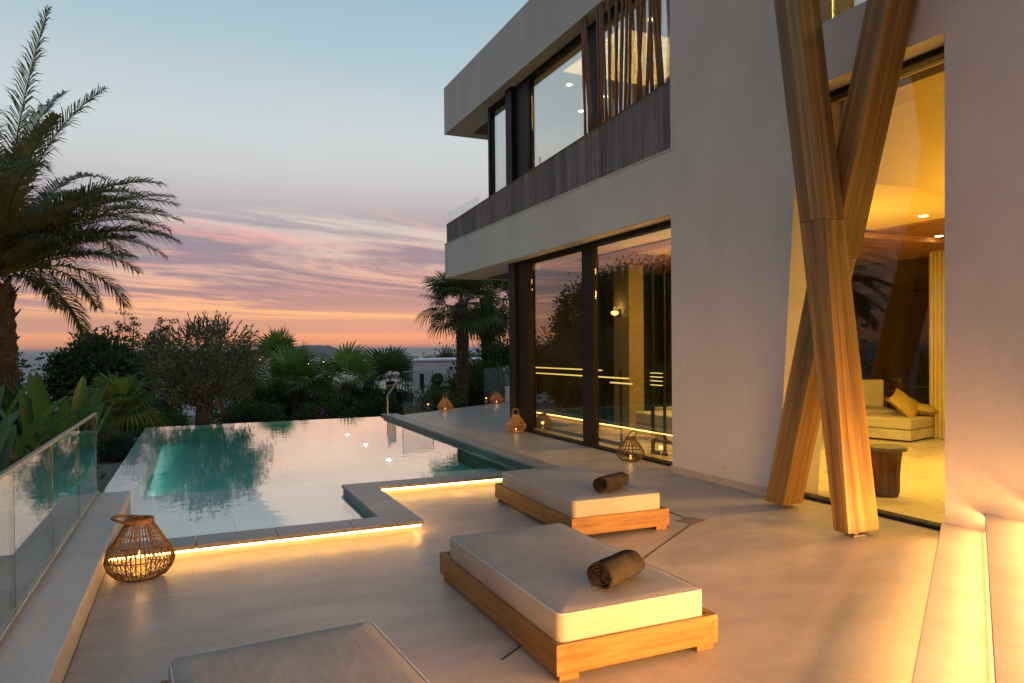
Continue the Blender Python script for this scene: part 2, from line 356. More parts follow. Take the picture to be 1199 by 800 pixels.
M['g_dry'] = leafmat('dry_leaf', (.04, .03, .018), (.075, .055, .03), (.12, .09, .05))
M['g_flower'] = leafmat('magenta_flower', (.25, .02, .10), (.35, .03, .16), (.45, .06, .22))
M['glass'], _, _, _ = glass('window_glass', (.84, .85, .78), .09, 3.2, .95)
M['glass_tall'], _, _, _ = glass('tall_window_glass', (.92, .92, .86), .035, 4.5, .95)
M['glass_up'], _, _, _ = glass('upper_window_glass', (.86, .88, .84), .20, 1.5, .95)
M['glassedge'] = surf('glass_edge', (.015, .03, .028), (.03, .05, .045), scale=5, rough=.2, bump=0, spec=.6)
M['fence_glass'], _, _, _ = glass('fence_glass', (.90, .95, .93), .045, 4.2, 1.0)

def water_mat():
    m, nt, gl, lw = glass('pool_water', (.80, .97, .93), .025, 4.1, 1.0, .02)
    tc = N(nt, 'ShaderNodeTexCoord'); mp = N(nt, 'ShaderNodeMapping'); mp.inputs['Scale'].default_value = (1.0, .8, 1)
    nt.links.new(tc.outputs['Object'], mp.inputs[0])
    n = N(nt, 'ShaderNodeTexNoise'); n.inputs['Scale'].default_value = 5.0; n.inputs['Detail'].default_value = 3; n.inputs['Roughness'].default_value = .55
    nt.links.new(mp.outputs[0], n.inputs['Vector'])
    bp = N(nt, 'ShaderNodeBump'); bp.inputs['Strength'].default_value = .10; bp.inputs['Distance'].default_value = .02
    nt.links.new(n.outputs['Fac'], bp.inputs['Height']); nt.links.new(bp.outputs[0], gl.inputs['Normal'])
    return m
M['water'] = water_mat()

def sea_mat():
    m, nt, out = newmat('sea_water')
    b = N(nt, 'ShaderNodeBsdfPrincipled'); b.inputs['Base Color'].default_value = (.02, .045, .07, 1); b.inputs['Roughness'].default_value = .45
    nt.links.new(b.outputs[0], out.inputs[0])
    return m
M['sea'] = sea_mat()
M['land'] = surf('land', (.022, .026, .016), (.06, .055, .035), scale=.004, rough=1, detail=12, bump=0, c2=(.11, .09, .065))
M['hill'] = surf('hill_scrub', (.03, .036, .03), (.06, .06, .05), scale=.003, rough=1, bump=0)
M['town'] = surf('town_white', (.22, .2, .19), (.34, .32, .30), scale=.01, rough=.9, bump=0)
M['townlight'] = emit('town_lamps', (1, .62, .28), 6)

# ------------------------------------------------------------------ camera
H = 1.65
FPX = 846.445
def cam_axes():
    yaw, p, r = math.radians(24.0081), math.radians(-.75734), math.radians(-.52654)
    f = Vector((math.sin(yaw) * math.cos(p), math.cos(yaw) * math.cos(p), math.sin(p)))
    a = Vector((math.cos(yaw), -math.sin(yaw), 0)); u = a.cross(f)
    return a * math.cos(r) + u * math.sin(r), -a * math.sin(r) + u * math.cos(r), f
R_, U_, F_ = cam_axes()
cd = bpy.data.cameras.new('camera'); cam = bpy.data.objects.new('camera', cd); COL.objects.link(cam)
mw = Matrix.Identity(4)
for i in range(3):
    mw[i][0] = R_[i]; mw[i][1] = U_[i]; mw[i][2] = -F_[i]
mw.translation = (0, 0, H)
cam.matrix_world = mw
cd.sensor_width = 36; cd.lens = FPX / 1199 * 36; cd.shift_y = 19.864 / 1199
cd.clip_start = .05; cd.clip_end = 120000
sc.camera = cam

# ------------------------------------------------------------------ world (dusk sky)
SUN_AZ = math.radians(13)   # clockwise from +Y
def make_world():
    w = bpy.data.worlds.new('World'); sc.world = w; w.use_nodes = True
    nt = w.node_tree; nt.nodes.clear(); L = nt.links.new
    out = N(nt, 'ShaderNodeOutputWorld'); bg = N(nt, 'ShaderNodeBackground'); L(bg.outputs[0], out.inputs[0])
    tc = N(nt, 'ShaderNodeTexCoord'); nrm = N(nt, 'ShaderNodeVectorMath', operation='NORMALIZE'); L(tc.outputs['Generated'], nrm.inputs[0])
    sp = N(nt, 'ShaderNodeSeparateXYZ'); L(nrm.outputs[0], sp.inputs[0])
    def math_(op, a, b=None, c=None, clamp=False):
        n = N(nt, 'ShaderNodeMath', operation=op); n.use_clamp = clamp
        for i, x in enumerate((a, b, c)):
            if x is None: continue
            if isinstance(x, (int, float)): n.inputs[i].default_value = x
            else: L(x, n.inputs[i])
        return n.outputs[0]
    z = math_('MAXIMUM', sp.outputs['Z'], 0.0)
    # sqrt stretches the horizon
    t = math_('POWER', z, .5)
    s = lambda e: math.sqrt(math.sin(math.radians(e)))
    base = ramp(nt, [(0, (.74, .29, .17)), (s(1.0), (.90, .36, .18)), (s(2.6), (.97, .48, .22)), (s(4.0), (.92, .46, .27)), (s(6), (.72, .46, .36)),
                     (s(9), (.62, .53, .49)), (s(12), (.58, .57, .555)), (s(16), (.54, .62, .64)), (s(22), (.38, .52, .59)), (s(30), (.28, .42, .53)), (s(50), (.23, .35, .48)), (1, (.20, .31, .45))])
    L(t, base.inputs['Fac'])
    # cloud plane coordinates
    dz = math_('ADD', z, .055)
    qx = math_('DIVIDE', sp.outputs['X'], dz); qy = math_('DIVIDE', sp.outputs['Y'], dz)
    ph = math.radians(CL_ROT)
    px = math_('ADD', math_('MULTIPLY', qx, math.sin(ph)), math_('MULTIPLY', qy, math.cos(ph)))
    py = math_('SUBTRACT', math_('MULTIPLY', qx, math.cos(ph)), math_('MULTIPLY', qy, math.sin(ph)))
    cv = N(nt, 'ShaderNodeCombineXYZ'); L(px, cv.inputs['X']); L(py, cv.inputs['Y'])
    def noise(rot, scl, scale, det, rough, loc=(0, 0, 0), dist=0.0):
        mp = N(nt, 'ShaderNodeMapping'); mp.inputs['Rotation'].default_value = (0, 0, math.radians(rot)); mp.inputs['Scale'].default_value = scl; mp.inputs['Location'].default_value = loc
        L(cv.outputs[0], mp.inputs['Vector'])
        n = N(nt, 'ShaderNodeTexNoise'); n.inputs['Scale'].default_value = scale; n.inputs['Detail'].default_value = det; n.inputs['Roughness'].default_value = rough; n.inputs['Distortion'].default_value = dist
        L(mp.outputs[0], n.inputs['Vector']); return n.outputs['Fac']
    def sstep(x, a, b):
        n = N(nt, 'ShaderNodeMapRange', interpolation_type='SMOOTHSTEP'); n.inputs['From Min'].default_value = a; n.inputs['From Max'].default_value = b
        L(x, n.inputs['Value']); return n.outputs[0]
    def mixc(f, a, b, blend='MIX'):
        n = N(nt, 'ShaderNodeMix', data_type='RGBA', blend_type=blend)
        if isinstance(f, (int, float)): n.inputs[0].default_value = f
        else: L(f, n.inputs[0])
        for i, x in ((6, a), (7, b)):
            if isinstance(x, tuple): n.inputs[i].default_value = (*x, 1)
            else: L(x, n.inputs[i])
        return n.outputs[2]
    nA = noise(0, (.42, 1.0, 1), .72, 13, .63, (CL_A, 1.7, 0), .8)
    nB = noise(3, (.34, 1.3, 1), 1.7, 9, .64, (8.3, 4.1, 0), .6)
    elw = math_('MULTIPLY', sstep(z, math.sin(math.radians(1.4)), math.sin(math.radians(3.6))), math_('SUBTRACT', 1.0, sstep(z, math.sin(math.radians(9.0)), math.sin(math.radians(17)))))
    hw = math_('MULTIPLY', math_('MULTIPLY', sstep(nA, .42, .70), math_('SUBTRACT', 1.0, sstep(z, math.sin(math.radians(13)), math.sin(math.radians(30))))), .55)
    mA = math_('MAXIMUM', math_('MULTIPLY', sstep(nA, .39, .55), elw), math_('MULTIPLY', hw, sstep(z, math.sin(math.radians(3)), math.sin(math.radians(8)))))
    ccol = ramp(nt, [(0, (.56, .27, .22)), (s(2.5), (.50, .27, .245)), (s(5), (.27, .20, .25)), (s(8), (.265, .225, .29)), (s(11), (.42, .40, .44)), (s(13), (.50, .50, .525)), (s(16), (.60, .585, .58)), (s(24), (.55, .56, .585)), (1, (.4, .45, .5))]); L(t, ccol.inputs['Fac'])
    c1 = mixc(math_('MULTIPLY', mA, .95), base.outputs[0], ccol.outputs[0])
    # pink-lit streaks
    pw = math_('MULTIPLY', sstep(z, math.sin(math.radians(3)), math.sin(math.radians(6))), math_('SUBTRACT', 1.0, sstep(z, math.sin(math.radians(8)), math.sin(math.radians(12)))))
    mB = math_('MULTIPLY', math_('MULTIPLY', sstep(nB, .50, .68), pw), .75)
    c2 = mixc(mB, c1, (.86, .40, .35))
    # long thin low band of mauve cloud
    bw = math_('MULTIPLY', sstep(z, math.sin(math.radians(1.15)), math.sin(math.radians(1.5))), math_('SUBTRACT', 1.0, sstep(z, math.sin(math.radians(2.2)), math.sin(math.radians(2.6)))))
    nC = noise(0, (.10, .35, 1), 1.0, 5, .5, (1.0, 7.0, 0))
    c3 = mixc(math_('MULTIPLY', math_('MULTIPLY', bw, sstep(nC, .30, .50)), .72), c2, (.50, .27, .235))
    # away from the sunset the sky is bluer and darker
    dx = math_('MULTIPLY', sp.outputs['X'], math.sin(SUN_AZ)); dy = math_('MULTIPLY', sp.outputs['Y'], math.cos(SUN_AZ))
    dd = math_('ADD', dx, dy)
    away = math_('SUBTRACT', 1.0, sstep(dd, -.75, .75))
    east = ramp(nt, [(0, (.32, .28, .30)), (s(6), (.39, .32, .33)), (s(14), (.36, .345, .375)), (s(30), (.27, .32, .39)), (1, (.20, .31, .45))]); L(t, east.inputs['Fac'])
    c4 = mixc(away, c3, east.outputs[0])
    sky = N(nt, 'ShaderNodeTexSky'); sky.sky_type = 'NISHITA'; sky.sun_disc = False
    sky.sun_elevation = math.radians(.6); sky.sun_rotation = SUN_AZ
    c5 = mixc(.01, c4, sky.outputs[0], 'ADD')
    # below the horizon: dim ground tone
    gnd = sstep(sp.outputs['Z'], -.02, -.0005)
    c6 = mixc(gnd, (.10, .09, .085), c5)
    L(c6, bg.inputs[0]); bg.inputs[1].default_value = SKY_STRENGTH
CL_ROT = 66
CL_A = 3.1
SKY_STRENGTH = 1.0
make_world()
sd = bpy.data.lights.new('sun', 'SUN'); sd.energy = .06; sd.angle = math.radians(20); sd.color = (1, .6, .36)
so = bpy.data.objects.new('sun', sd); COL.objects.link(so)
so.rotation_euler = Vector((-math.sin(SUN_AZ), -math.cos(SUN_AZ), -.09)).to_track_quat('-Z', 'Y').to_euler()

def area(name, loc, size, power, col, rot=(0, 0, 0), sy=None):
    l = bpy.data.lights.new(name, 'AREA'); l.energy = power; l.color = col
    l.shape = 'RECTANGLE' if sy else 'SQUARE'; l.size = size
    if sy: l.size_y = sy
    o = bpy.data.objects.new(name, l); COL.objects.link(o); o.location = loc; o.rotation_euler = rot
    return o
def point(name, loc, power, col, r=.05):
    l = bpy.data.lights.new(name, 'POINT'); l.energy = power; l.color = col; l.shadow_soft_size = r
    o = bpy.data.objects.new(name, l); COL.objects.link(o); o.location = loc
    return o
# ------------------------------------------------------------------ setting: terrace, terrain, sea
XS, XG = 5.81, 6.12
def sheet(name, poly, z0, z1, mat, bevel=0):
    b = MB(); b.prism(poly, z0, z1); o = b.build(name, mat, bevel=bevel); return tag(o, kind='structure')
terr = sheet('terrace', [(-.60, -3), (XG, -3), (XG, 13.7), (9.3, 14.2), (9.6, 21.1), (4.98, 17.9), (4.47, 17.4), (4.31, 8.06), (1.83, 8.06), (1.83, 6.31), (-.60, 6.31)], -.45, 0.0, M['floor'])

def hgt(x, y):
    """garden shelf, then a slope down to the coastal plain"""
    d = math.hypot(x * .8, y - 8)
    if y < 5 and x > -6: return -.75
    t = max(0.0, min(1.0, (d - 24) / 420))
    t = t * t * (3 - 2 * t)
    return -.75 - 70 * t - 1.6 * max(0.0, min(1.0, (d - 11) / 16))
def terrain():
    vs, fs = [], []
    rings = [0, 6, 9, 12, 15, 18, 22, 26, 32, 40, 55, 75, 100, 140, 200, 300, 450, 700, 1200, 2200, 3500, 5500, 9000, 14000]
    na = 96
    for r in rings:
        for k in range(na):
            a = 2 * PI * k / na
            x, y = r * math.sin(a), 8 + r * math.cos(a)
            if r > 3000:  # coast line: the sea comes closer towards the west
                yaw = math.degrees(math.atan2(x, y))
                lim = 3600 if yaw < -1 else 3600 + min(1, (yaw + 1) / 5) * 9000
                rr = min(r, lim + (r - 3000) * .002)
                x, y = rr * math.sin(a), 8 + rr * math.cos(a)
            z = hgt(x, y)
            if 3 < r < 40: z += .10 * math.sin(x * 1.3 + 1) * math.cos(y * .9)
            vs.append((x, y, z))
    for i in range(len(rings) - 1):
        for k in range(na):
            q = (k + 1) % na
            fs.append((i * na + k, (i + 1) * na + k, (i + 1) * na + q, i * na + q))
    o = np_mesh('ground', vs, fs, M['land'], smooth=True)
    return tag(o, kind='structure')
terrain()
b = MB(); b.quad([(-90000, -90000, -71.5), (90000, -90000, -71.5), (90000, 90000, -71.5), (-90000, 90000, -71.5)])
tag(b.build('sea', M['sea']), kind='structure')
def gravel():
    vs, fs = [], []
    nx, ny = 14, 40
    for j in range(ny + 1):
        for i in range(nx + 1):
            x = -2.6 + 1.50 * i / nx; y = 8.2 + 13 * j / ny
            vs.append((x, y, -.56 + .03 * math.sin(x * 5) * math.cos(y * 3) + random.uniform(-.008, .008)))
    for j in range(ny):
        for i in range(nx):
            a = j * (nx + 1) + i; fs.append((a, a + 1, a + nx + 2, a + nx + 1))
    tag(np_mesh('gravel_bed', vs, fs, M['gravel'], smooth=True), kind='structure')
gravel()
def hills():
    rnd = random.Random(3)
    prof = [(0, 0), (.06, .25), (.16, .42), (.22, .38), (.3, .62), (.42, .60), (.52, .7), (.6, .95), (.68, 1.0), (.78, .96), (.86, .6), (.93, .25), (1, 0)]
    vs, fs = [], []
    n = 80; m = 10
    for i in range(n + 1):
        t = i / n
        for k in range(len(prof) - 1):
            if prof[k][0] <= t <= prof[k + 1][0]:
                u = (t - prof[k][0]) / (prof[k + 1][0] - prof[k][0]); u = u * u * (3 - 2 * u)
                h = prof[k][1] * (1 - u) + prof[k + 1][1] * u; break
        h = h * 150 + rnd.uniform(-4, 4)
        yaw = math.radians(1.0 + 11.2 * t)
        for j in range(m + 1):
            s = j / m; r = 9300 + 1800 * s
            vs.append((r * math.sin(yaw), r * math.cos(yaw), -72 + max(0, h) * math.sin(PI * s) ** .8))
    for i in range(n):
        for j in range(m):
            a = i * (m + 1) + j; fs.append((a, a + m + 1, a + m + 2, a + 1))
    tag(np_mesh('hills', vs, fs, M['hill'], smooth=True), kind='structure')
hills()
def town():
    rnd = random.Random(5); b = MB(); c = MB()
    for i in range(420):
        yaw = math.radians(rnd.uniform(-8, 26)); r = rnd.choice([rnd.uniform(3000, 4500), rnd.uniform(3500, 9500)])
        if math.degrees(yaw) < 0: r = rnd.uniform(2400, 3300)
        x, y = r * math.sin(yaw), r * math.cos(yaw); w = rnd.uniform(8, 22) * (r / 3500) ** .6; d = rnd.uniform(8, 16); h = rnd.uniform(5, 13)
        b.box(x - w, x + w, y - d, y + d, -72, -70.7 + h)
        if rnd.random() < .2:
            s = r * .0007; c.box(x - s, x + s, y - d - 4, y - d - 3, -70.7 + h * .3, -70.7 + h * .3 + 2 * s)
    tag(b.build('distant_town', M['town']), 'scattered pale buildings of a far town on the coastal plain', 'town', kind='stuff')
    tag(c.build('distant_lamps', M['townlight']), 'tiny warm lamps of the far town on the plain', 'lamps', kind='stuff')
town()

# ------------------------------------------------------------------ pool
pool = empty('swimming_pool', (1.6, 12, 0), label='infinity swimming pool with grey stone coping and a strip of warm light under it', cat='pool')
INN = lambda y: 4.09 + (y - 8.3) * .0149   # inner edge of the long side
OUT = lambda y: 4.37 + (y - 8.0) * .0187
def slabs(poly_a, poly_b, n, z0, z1, mb, gap=.004):
    """n stones between two edges a (p0,p1) and b (p0,p1)"""
    A0, A1 = map(Vector, poly_a); B0, B1 = map(Vector, poly_b)
    for i in range(n):
        L = (A1 - A0).length; g = gap / L / 2
        t0, t1 = i / n + (g if i else 0), (i + 1) / n - (g if i < n - 1 else 0)
        q = [A0.lerp(A1, t0), A0.lerp(A1, t1), B0.lerp(B1, t1), B0.lerp(B1, t0)]
        mb.hexa([(p.x, p.y, z0) for p in q] + [(p.x, p.y, z1) for p in q], 0)
cop = MB()
slabs([(-.598, 6.24), (1.90, 6.24)], [(-.598, 6.56), (1.90, 6.56)], 4, .085, .12, cop)
slabs([(1.90, 6.564), (1.90, 8.00)], [(1.56, 6.564), (1.56, 8.00)], 2, .085, .12, cop)
slabs([(1.56, 8.004), (4.37, 8.004)], [(1.56, 8.31), (4.37, 8.31)], 4, .085, .12, cop)
slabs([(OUT(8.314), 8.314), (OUT(17.1), 17.1)], [(INN(8.314), 8.314), (INN(17.1), 17.1)], 8, .085, .12, cop)
cop.build('coping', M['coping'], pool, bevel=.004)
ris = MB()
ris.box(-.598, 1.83, 6.31, 6.36, 0.0, .0845)
ris.box(1.78, 1.83, 6.3601, 8.06, 0.0, .0845)
ris.box(1.78, 4.31, 8.0601, 8.11, 0.0, .0845)
ris.hexa([(4.26, 8.1101, 0), (4.31, 8.1101, 0), (4.47, 17.09, 0), (4.42, 17.09, 0), (4.26, 8.1101, .0845), (4.31, 8.1101, .0845), (4.47, 17.09, .0845), (4.42, 17.09, .0845)])
ris.build('riser', M['step'], pool)
led = MB()
def strip(p, q, w, z0, z1, mb):
    a = Vector((*p, 0)); c = Vector((*q, 0)); d = (c - a).normalized(); n = Vector((-d.y, d.x, 0)) * w
    mb.hexa([(a.x, a.y, z0), (c.x, c.y, z0), (c.x + n.x, c.y + n.y, z0), (a.x + n.x, a.y + n.y, z0), (a.x, a.y, z1), (c.x, c.y, z1), (c.x + n.x, c.y + n.y, z1), (a.x + n.x, a.y + n.y, z1)])
strip((-.59, 6.258), (1.87, 6.258), .014, .066, .0835, led)
strip((1.882, 6.27), (1.882, 8.0), .014, .066, .0835, led)
strip((1.89, 8.012), (4.33, 8.012), .014, .066, .0835, led)
strip((4.352, 8.02), (4.512, 17.07), .014, .066, .0835, led)
led.build('led_strip', M['led'], pool)
# basin: dark waterline tile under the coping, pale shelf, deeper floor
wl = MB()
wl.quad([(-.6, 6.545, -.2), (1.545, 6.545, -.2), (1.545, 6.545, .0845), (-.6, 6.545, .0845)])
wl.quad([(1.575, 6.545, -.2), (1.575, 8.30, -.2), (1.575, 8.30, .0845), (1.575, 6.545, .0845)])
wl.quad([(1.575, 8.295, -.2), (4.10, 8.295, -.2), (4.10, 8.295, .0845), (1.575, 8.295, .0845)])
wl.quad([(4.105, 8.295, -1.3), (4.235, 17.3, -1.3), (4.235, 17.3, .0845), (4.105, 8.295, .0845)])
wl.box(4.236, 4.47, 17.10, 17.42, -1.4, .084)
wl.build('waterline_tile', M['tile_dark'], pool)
SH, DP = -.14, -.27
bs = MB()
bs.quad([(-.6, 6.545, SH), (1.575, 6.545, SH), (1.575, 10.05, SH), (-.6, 10.05, SH)])
bs.quad([(1.575, 8.295, SH), (4.13, 8.295, SH), (4.13, 10.05, SH), (1.575, 10.05, SH)])
bs.build('shallow_shelf', M['shelf'], pool)
bd = MB()
bd.quad([(-.6, 10.05, DP), (4.2, 10.05, DP), (4.2, 10.05, SH), (-.6, 10.05, SH)])
bd.quad([(-.6, 10.05, DP), (4.2, 10.05, DP), (4.24, 17.1, DP), (-.55, 17.1, DP)])
bd.quad([(-.6, 10.05, DP), (-.6, 10.05, .0), (-.55, 17.1, .0), (-.55, 17.1, DP)])
bd.quad([(-.55, 17.1, DP), (-.55, 17.1, -.02), (4.24, 17.1, -.02), (4.24, 17.1, DP)])
bd.build('basin', M['tile'], pool)
rim = MB()
rim.hexa([(-.97, 8.77, -1.2), (-.605, 8.77, -1.2), (-.551, 17.1, -1.2), (-.91, 17.1, -1.2), (-.95, 8.77, .034), (-.605, 8.77, .034), (-.551, 17.1, .034), (-.89, 17.1, .034)])
rim.hexa([(-.91, 17.1001, -1.2), (4.235, 17.1001, -1.2), (4.235, 17.32, -1.2), (-.91, 17.32, -1.2), (-.89, 17.1001, .034), (4.235, 17.1001, .034), (4.235, 17.30, .034), (-.89, 17.30, .034)])
rim.build('overflow_rim', M['shelf'], pool)
ch = MB()
ch.hexa([(-1.22, 8.77, -.9), (-.98, 8.77, -.9), (-.93, 17.5, -.9), (-1.17, 17.5, -.9), (-1.22, 8.77, -.42), (-.98, 8.77, -.42), (-.93, 17.5, -.42), (-1.17, 17.5, -.42)])
ch.build('overflow_channel', M['parapet'], pool, bevel=.006)
for (x, y) in ((3.26, 16.57), (3.228, 14.6), (3.155, 12.43)):
    q = MB(); q.lathe([(.001, 0), (.032, 0), (.032, .012), (.001, .013)], 16, (x, y, DP + .002)); q.build('underwater_light', M['poollight'], pool)
def pool_lamps():
    area('pool_lamp', (1.8, 10.07, -.17), 4.2, 14, (.7, 1.0, .9), (math.radians(80), 0, 0), .05)
    area('pool_lamp', (-.54, 13.5, -.10), 6.2, 9, (.7, 1.0, .9), (math.radians(75), 0, math.radians(-90)), .05)
wt = MB()
wp = [(-.602, 6.56), (1.562, 6.56), (1.562, 8.302), (4.10, 8.302), (4.235, 17.3), (-.885, 17.3), (-.945, 8.775), (-.602, 8.775)]
wt.v = [(x, y, .04) for x, y in wp]; wt.f = [tuple(range(8))]; wt.uv = [[(x, y) for x, y in wp]]
tag(wt.build('pool_water', M['water']), kind='structure')

pool_lamps()
# ------------------------------------------------------------------ parapet + glass fence
b = MB(); b.box(-.95, -.606, -3, 8.75, -.9, .166, 1)
o = b.build('parapet_wall', M['parapet'], bevel=.006)
tag(o, 'long low stone parapet beside the terrace, under the glass fence', 'wall')
fence = empty('glass_fence', (-.918, 4, .166), label='frameless glass balustrade with a thin pale rail, along the low stone parapet', cat='fence')
ys = [-1.6, -.4, .8, 2.1, 3.46, 4.83, 6.07, 7.41, 8.72]
for i in range(len(ys) - 1):
    b = MB(); b.box(-.924, -.912, ys[i] + .006, ys[i + 1] - .006, .1665, 1.0); b.build('glass_panel', M['fence_glass'], fence)
    b = MB(); b.box(-.925, -.911, ys[i + 1] - .0055, ys[i + 1] + .0035, .1665, 1.0); b.build('panel_edge', M['glassedge'], fence)
b = MB(); b.box(-.935, -.901, -1.6, 8.72, 1.0005, 1.018, 1); b.build('top_rail', M['steel'], fence, bevel=.003)
b = MB(); b.box(-.946, -.926, -1.6, 8.72, .1665, .20, 1); b.box(-.910, -.896, -1.6, 8.72, .1665, .20, 1); b.build('base_channel', M['steel'], fence)

# far glass balustrade
fb = empty('glass_balustrade', (5, 18.2, 0), label='clear glass balustrade round the far corner of the terrace near the palm', cat='fence')
def gpanel(p, q, z0, z1, par, mat):
    strip_mb = MB(); a = Vector((*p, 0)); c = Vector((*q, 0)); d = (c - a).normalized(); n = Vector((-d.y, d.x, 0)) * .012
    strip_mb.hexa([(a.x, a.y, z0), (c.x, c.y, z0), (c.x + n.x, c.y + n.y, z0), (a.x + n.x, a.y + n.y, z0), (a.x, a.y, z1), (c.x, c.y, z1), (c.x + n.x, c.y + n.y, z1), (a.x + n.x, a.y + n.y, z1)])
    return strip_mb.build('glass_panel', mat, par)
gpanel((4.36, 17.2), (4.80, 18.1), 0.0, .78, fb, M['fence_glass'])
gpanel((4.95, 18.0), (5.95, 18.62), .005, 1.08, fb, M['fence_glass'])
gpanel((8.0, 20.02), (8.62, 20.46), .005, 1.08, fb, M['fence_glass'])
gpanel((8.65, 20.48), (9.5, 21.04), .005, 1.08, fb, M['fence_glass'])
b = MB(); b.box(4.33, 4.36, 17.16, 17.19, .12, .50); b.build('post', M['steel'], fb)
for (x, y) in ((4.945, 18.0), (5.955, 18.626), (7.995, 20.02), (8.635, 20.47)):
    b = MB(); b.box(x - .006, x + .006, y - .006, y + .010, .006, 1.08); b.build('panel_edge', M['glassedge'], fb)
b = MB(); b.tube([(4.34, 17.18, .50), (4.36, 17.22, .56), (4.80, 18.1, .79)], .012, 8); b.tube([(4.95, 18.0, 1.085), (5.95, 18.62, 1.085)], .010, 8); b.build('top_rail', M['steel'], fb)

# ------------------------------------------------------------------ steps with light strips
steps = empty('terrace_steps', (3, 2, 0), label='wide pale stone steps lit from under each edge, beside the tall wall', cat='steps')
DX, DY = -.835, -.55
def step_block(p0, z0, z1, lm):
    """front edge from the wall point p0 along (DX,DY); block spreads towards the camera side"""
    Lg = 7.6
    a = Vector((p0[0], p0[1])); c = a + Vector((DX, DY)) * Lg
    r0 = Vector((.55, -.835)) * .05
    
    bl = MB()
    # nosing slab
    q = [a, a + Vector((0, -2.6)), c + Vector((0, -2.6)), c]
    bl.hexa([(p.x, p.y, z1 - .035) for p in q] + [(p.x, p.y, z1) for p in q], 0)
    bl.build('tread', M['step'], steps, bevel=.004)
    q = [a + r0, a + Vector((0, -2.6)), c + Vector((0, -2.6)), c + r0]
    bl = MB(); bl.hexa([(p.x, p.y, z0) for p in q] + [(p.x, p.y, z1 - .0355) for p in q], 0); bl.build('riser', M['step'], steps)
    n = Vector((-.55, .835)); s0 = a + r0 + n * .012 + Vector((DX, DY)) * .03; s1 = c + r0 + n * .012
    ls = MB(); s0 -= n * .009; s1 -= n * .009; t0 = s0 + n * .014; t1 = s1 + n * .014; ls.quad([(t1.x, t1.y, z1 - .062), (t0.x, t0.y, z1 - .062), (s0.x, s0.y, z1 - .037), (s1.x, s1.y, z1 - .037)]); ls.build('led_strip', M[lm], steps)
step_block((5.809, 4.110), 0.0, .15, 'led_step')
for k in range(1, 6):  # the top three steps are added out of view to throw warm fill light
    step_block((5.809, 4.110 - .365 * k), .15 * k + .0005, .15 * k + .15, 'led_step2')

# ------------------------------------------------------------------ house
house = empty('villa', (6, 9, 0), label='modern white two-storey villa with long overhanging slabs, tall glass walls and dark frames', cat='house')
def hb(name, mat, boxes, bevel=0, axis=2, parent=None, **k):
    b = MB()
    for q in boxes: b.box(*q, axis=axis)
    return b.build(name, mat, parent or house, bevel=bevel, **k)
YR = lambda z: 5.985 - .077 * z
w = MB()
w.hexa([(XS, YR(0), 0), (6.4, YR(0), 0), (6.4, 7.86, 0), (XS, 7.86, 0), (XS, YR(4.27), 4.27), (6.4, YR(4.27), 4.27), (6.4, 7.86, 4.27), (XS, 7.86, 4.27)])
w.box(XS, 6.4, 5.52, 7.86, 4.2701, 8.6)
w.box(XS, 6.4, 4.08, 5.5199, 4.2701, 4.87)
w.box(XS, 6.4, 4.08, 5.5199, 6.9, 8.6)
w.box(XS, 6.4, -1.5, 4.0799, 0, 8.6)
w.build('wall', M['plaster'], house)
hb('skirting', M['step'], [(XS - .022, XS - .001, 6.0, 7.885, .0, .085)], bevel=.003)
hb('floor_slab', M['plaster'], [(XS, 10.5, 7.8605, 17.08, 3.41, 4.267)])
hb('roof', M['plaster'], [(XS + .002, 10.5, 7.8605, 17.03, 6.95, 8.09)])
hb('soffit_panel', M['soffit'], [(XS + .03, 6.059, 7.861, 17.05, 3.4025, 3.4095), (6.06, 6.7195, 13.7, 17.05, 3.4025, 3.4095)])  # cream panels carry the warm underside glow as painted tone
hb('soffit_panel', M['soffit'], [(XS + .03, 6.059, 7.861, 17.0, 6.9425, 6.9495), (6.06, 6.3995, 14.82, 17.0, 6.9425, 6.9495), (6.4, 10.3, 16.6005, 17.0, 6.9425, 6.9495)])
hb('soffit_panel', M['soffitwood'], [(6.72, 10.3, 13.75, 16.6, 3.392, 3.4095)], axis=0)
hb('soffit_panel', M['soffitwood'], [(6.40, 10.3, 14.95, 16.6, 6.932, 6.9495)], axis=0)
bnd = MB()
bnd.hexa([(5.835, 7.8605, 4.2675), (5.90, 7.8605, 4.2675), (5.90, 17.0, 4.2675), (5.835, 17.0, 4.2675), (5.835, 7.8605, 5.165), (5.90, 7.8605, 5.165), (5.90, 17.0, 4.722), (5.835, 17.0, 4.722)], 2)
bnd.build('balcony_band', M['band'], house)
bc = MB()
bc.hexa([(5.825, 7.861, 5.1655), (5.92, 7.861, 5.1655), (5.92, 17.0, 4.7225), (5.825, 17.0, 4.7225), (5.825, 7.861, 5.178), (5.92, 7.861, 5.178), (5.92, 17.0, 4.735), (5.825, 17.0, 4.735)], 1)
bc.build('band_cap', M['pole'], house)
hb('ledge', M['plaster'], [(XS - .012, 5.834, 7.861, 17.085, 4.2455, 4.2665)])
gb = MB(); gb.box(5.862, 5.874, 14.9, 15.92, 4.736, 5.02); gb.box(5.862, 5.874, 15.95, 16.95, 4.736, 5.02); gb.build('balcony_glass', M['fence_glass'], house)

def window(name, boxes_frame, panes, mat, fm=None):
    f = MB()
    for q in boxes_frame: f.box(*q)
    fo = f.build(name, fm or M['bronze'], house, bevel=.003)
    for q in panes:
        p = MB(); p.box(*q); p.build('pane', mat, fo)
    return fo
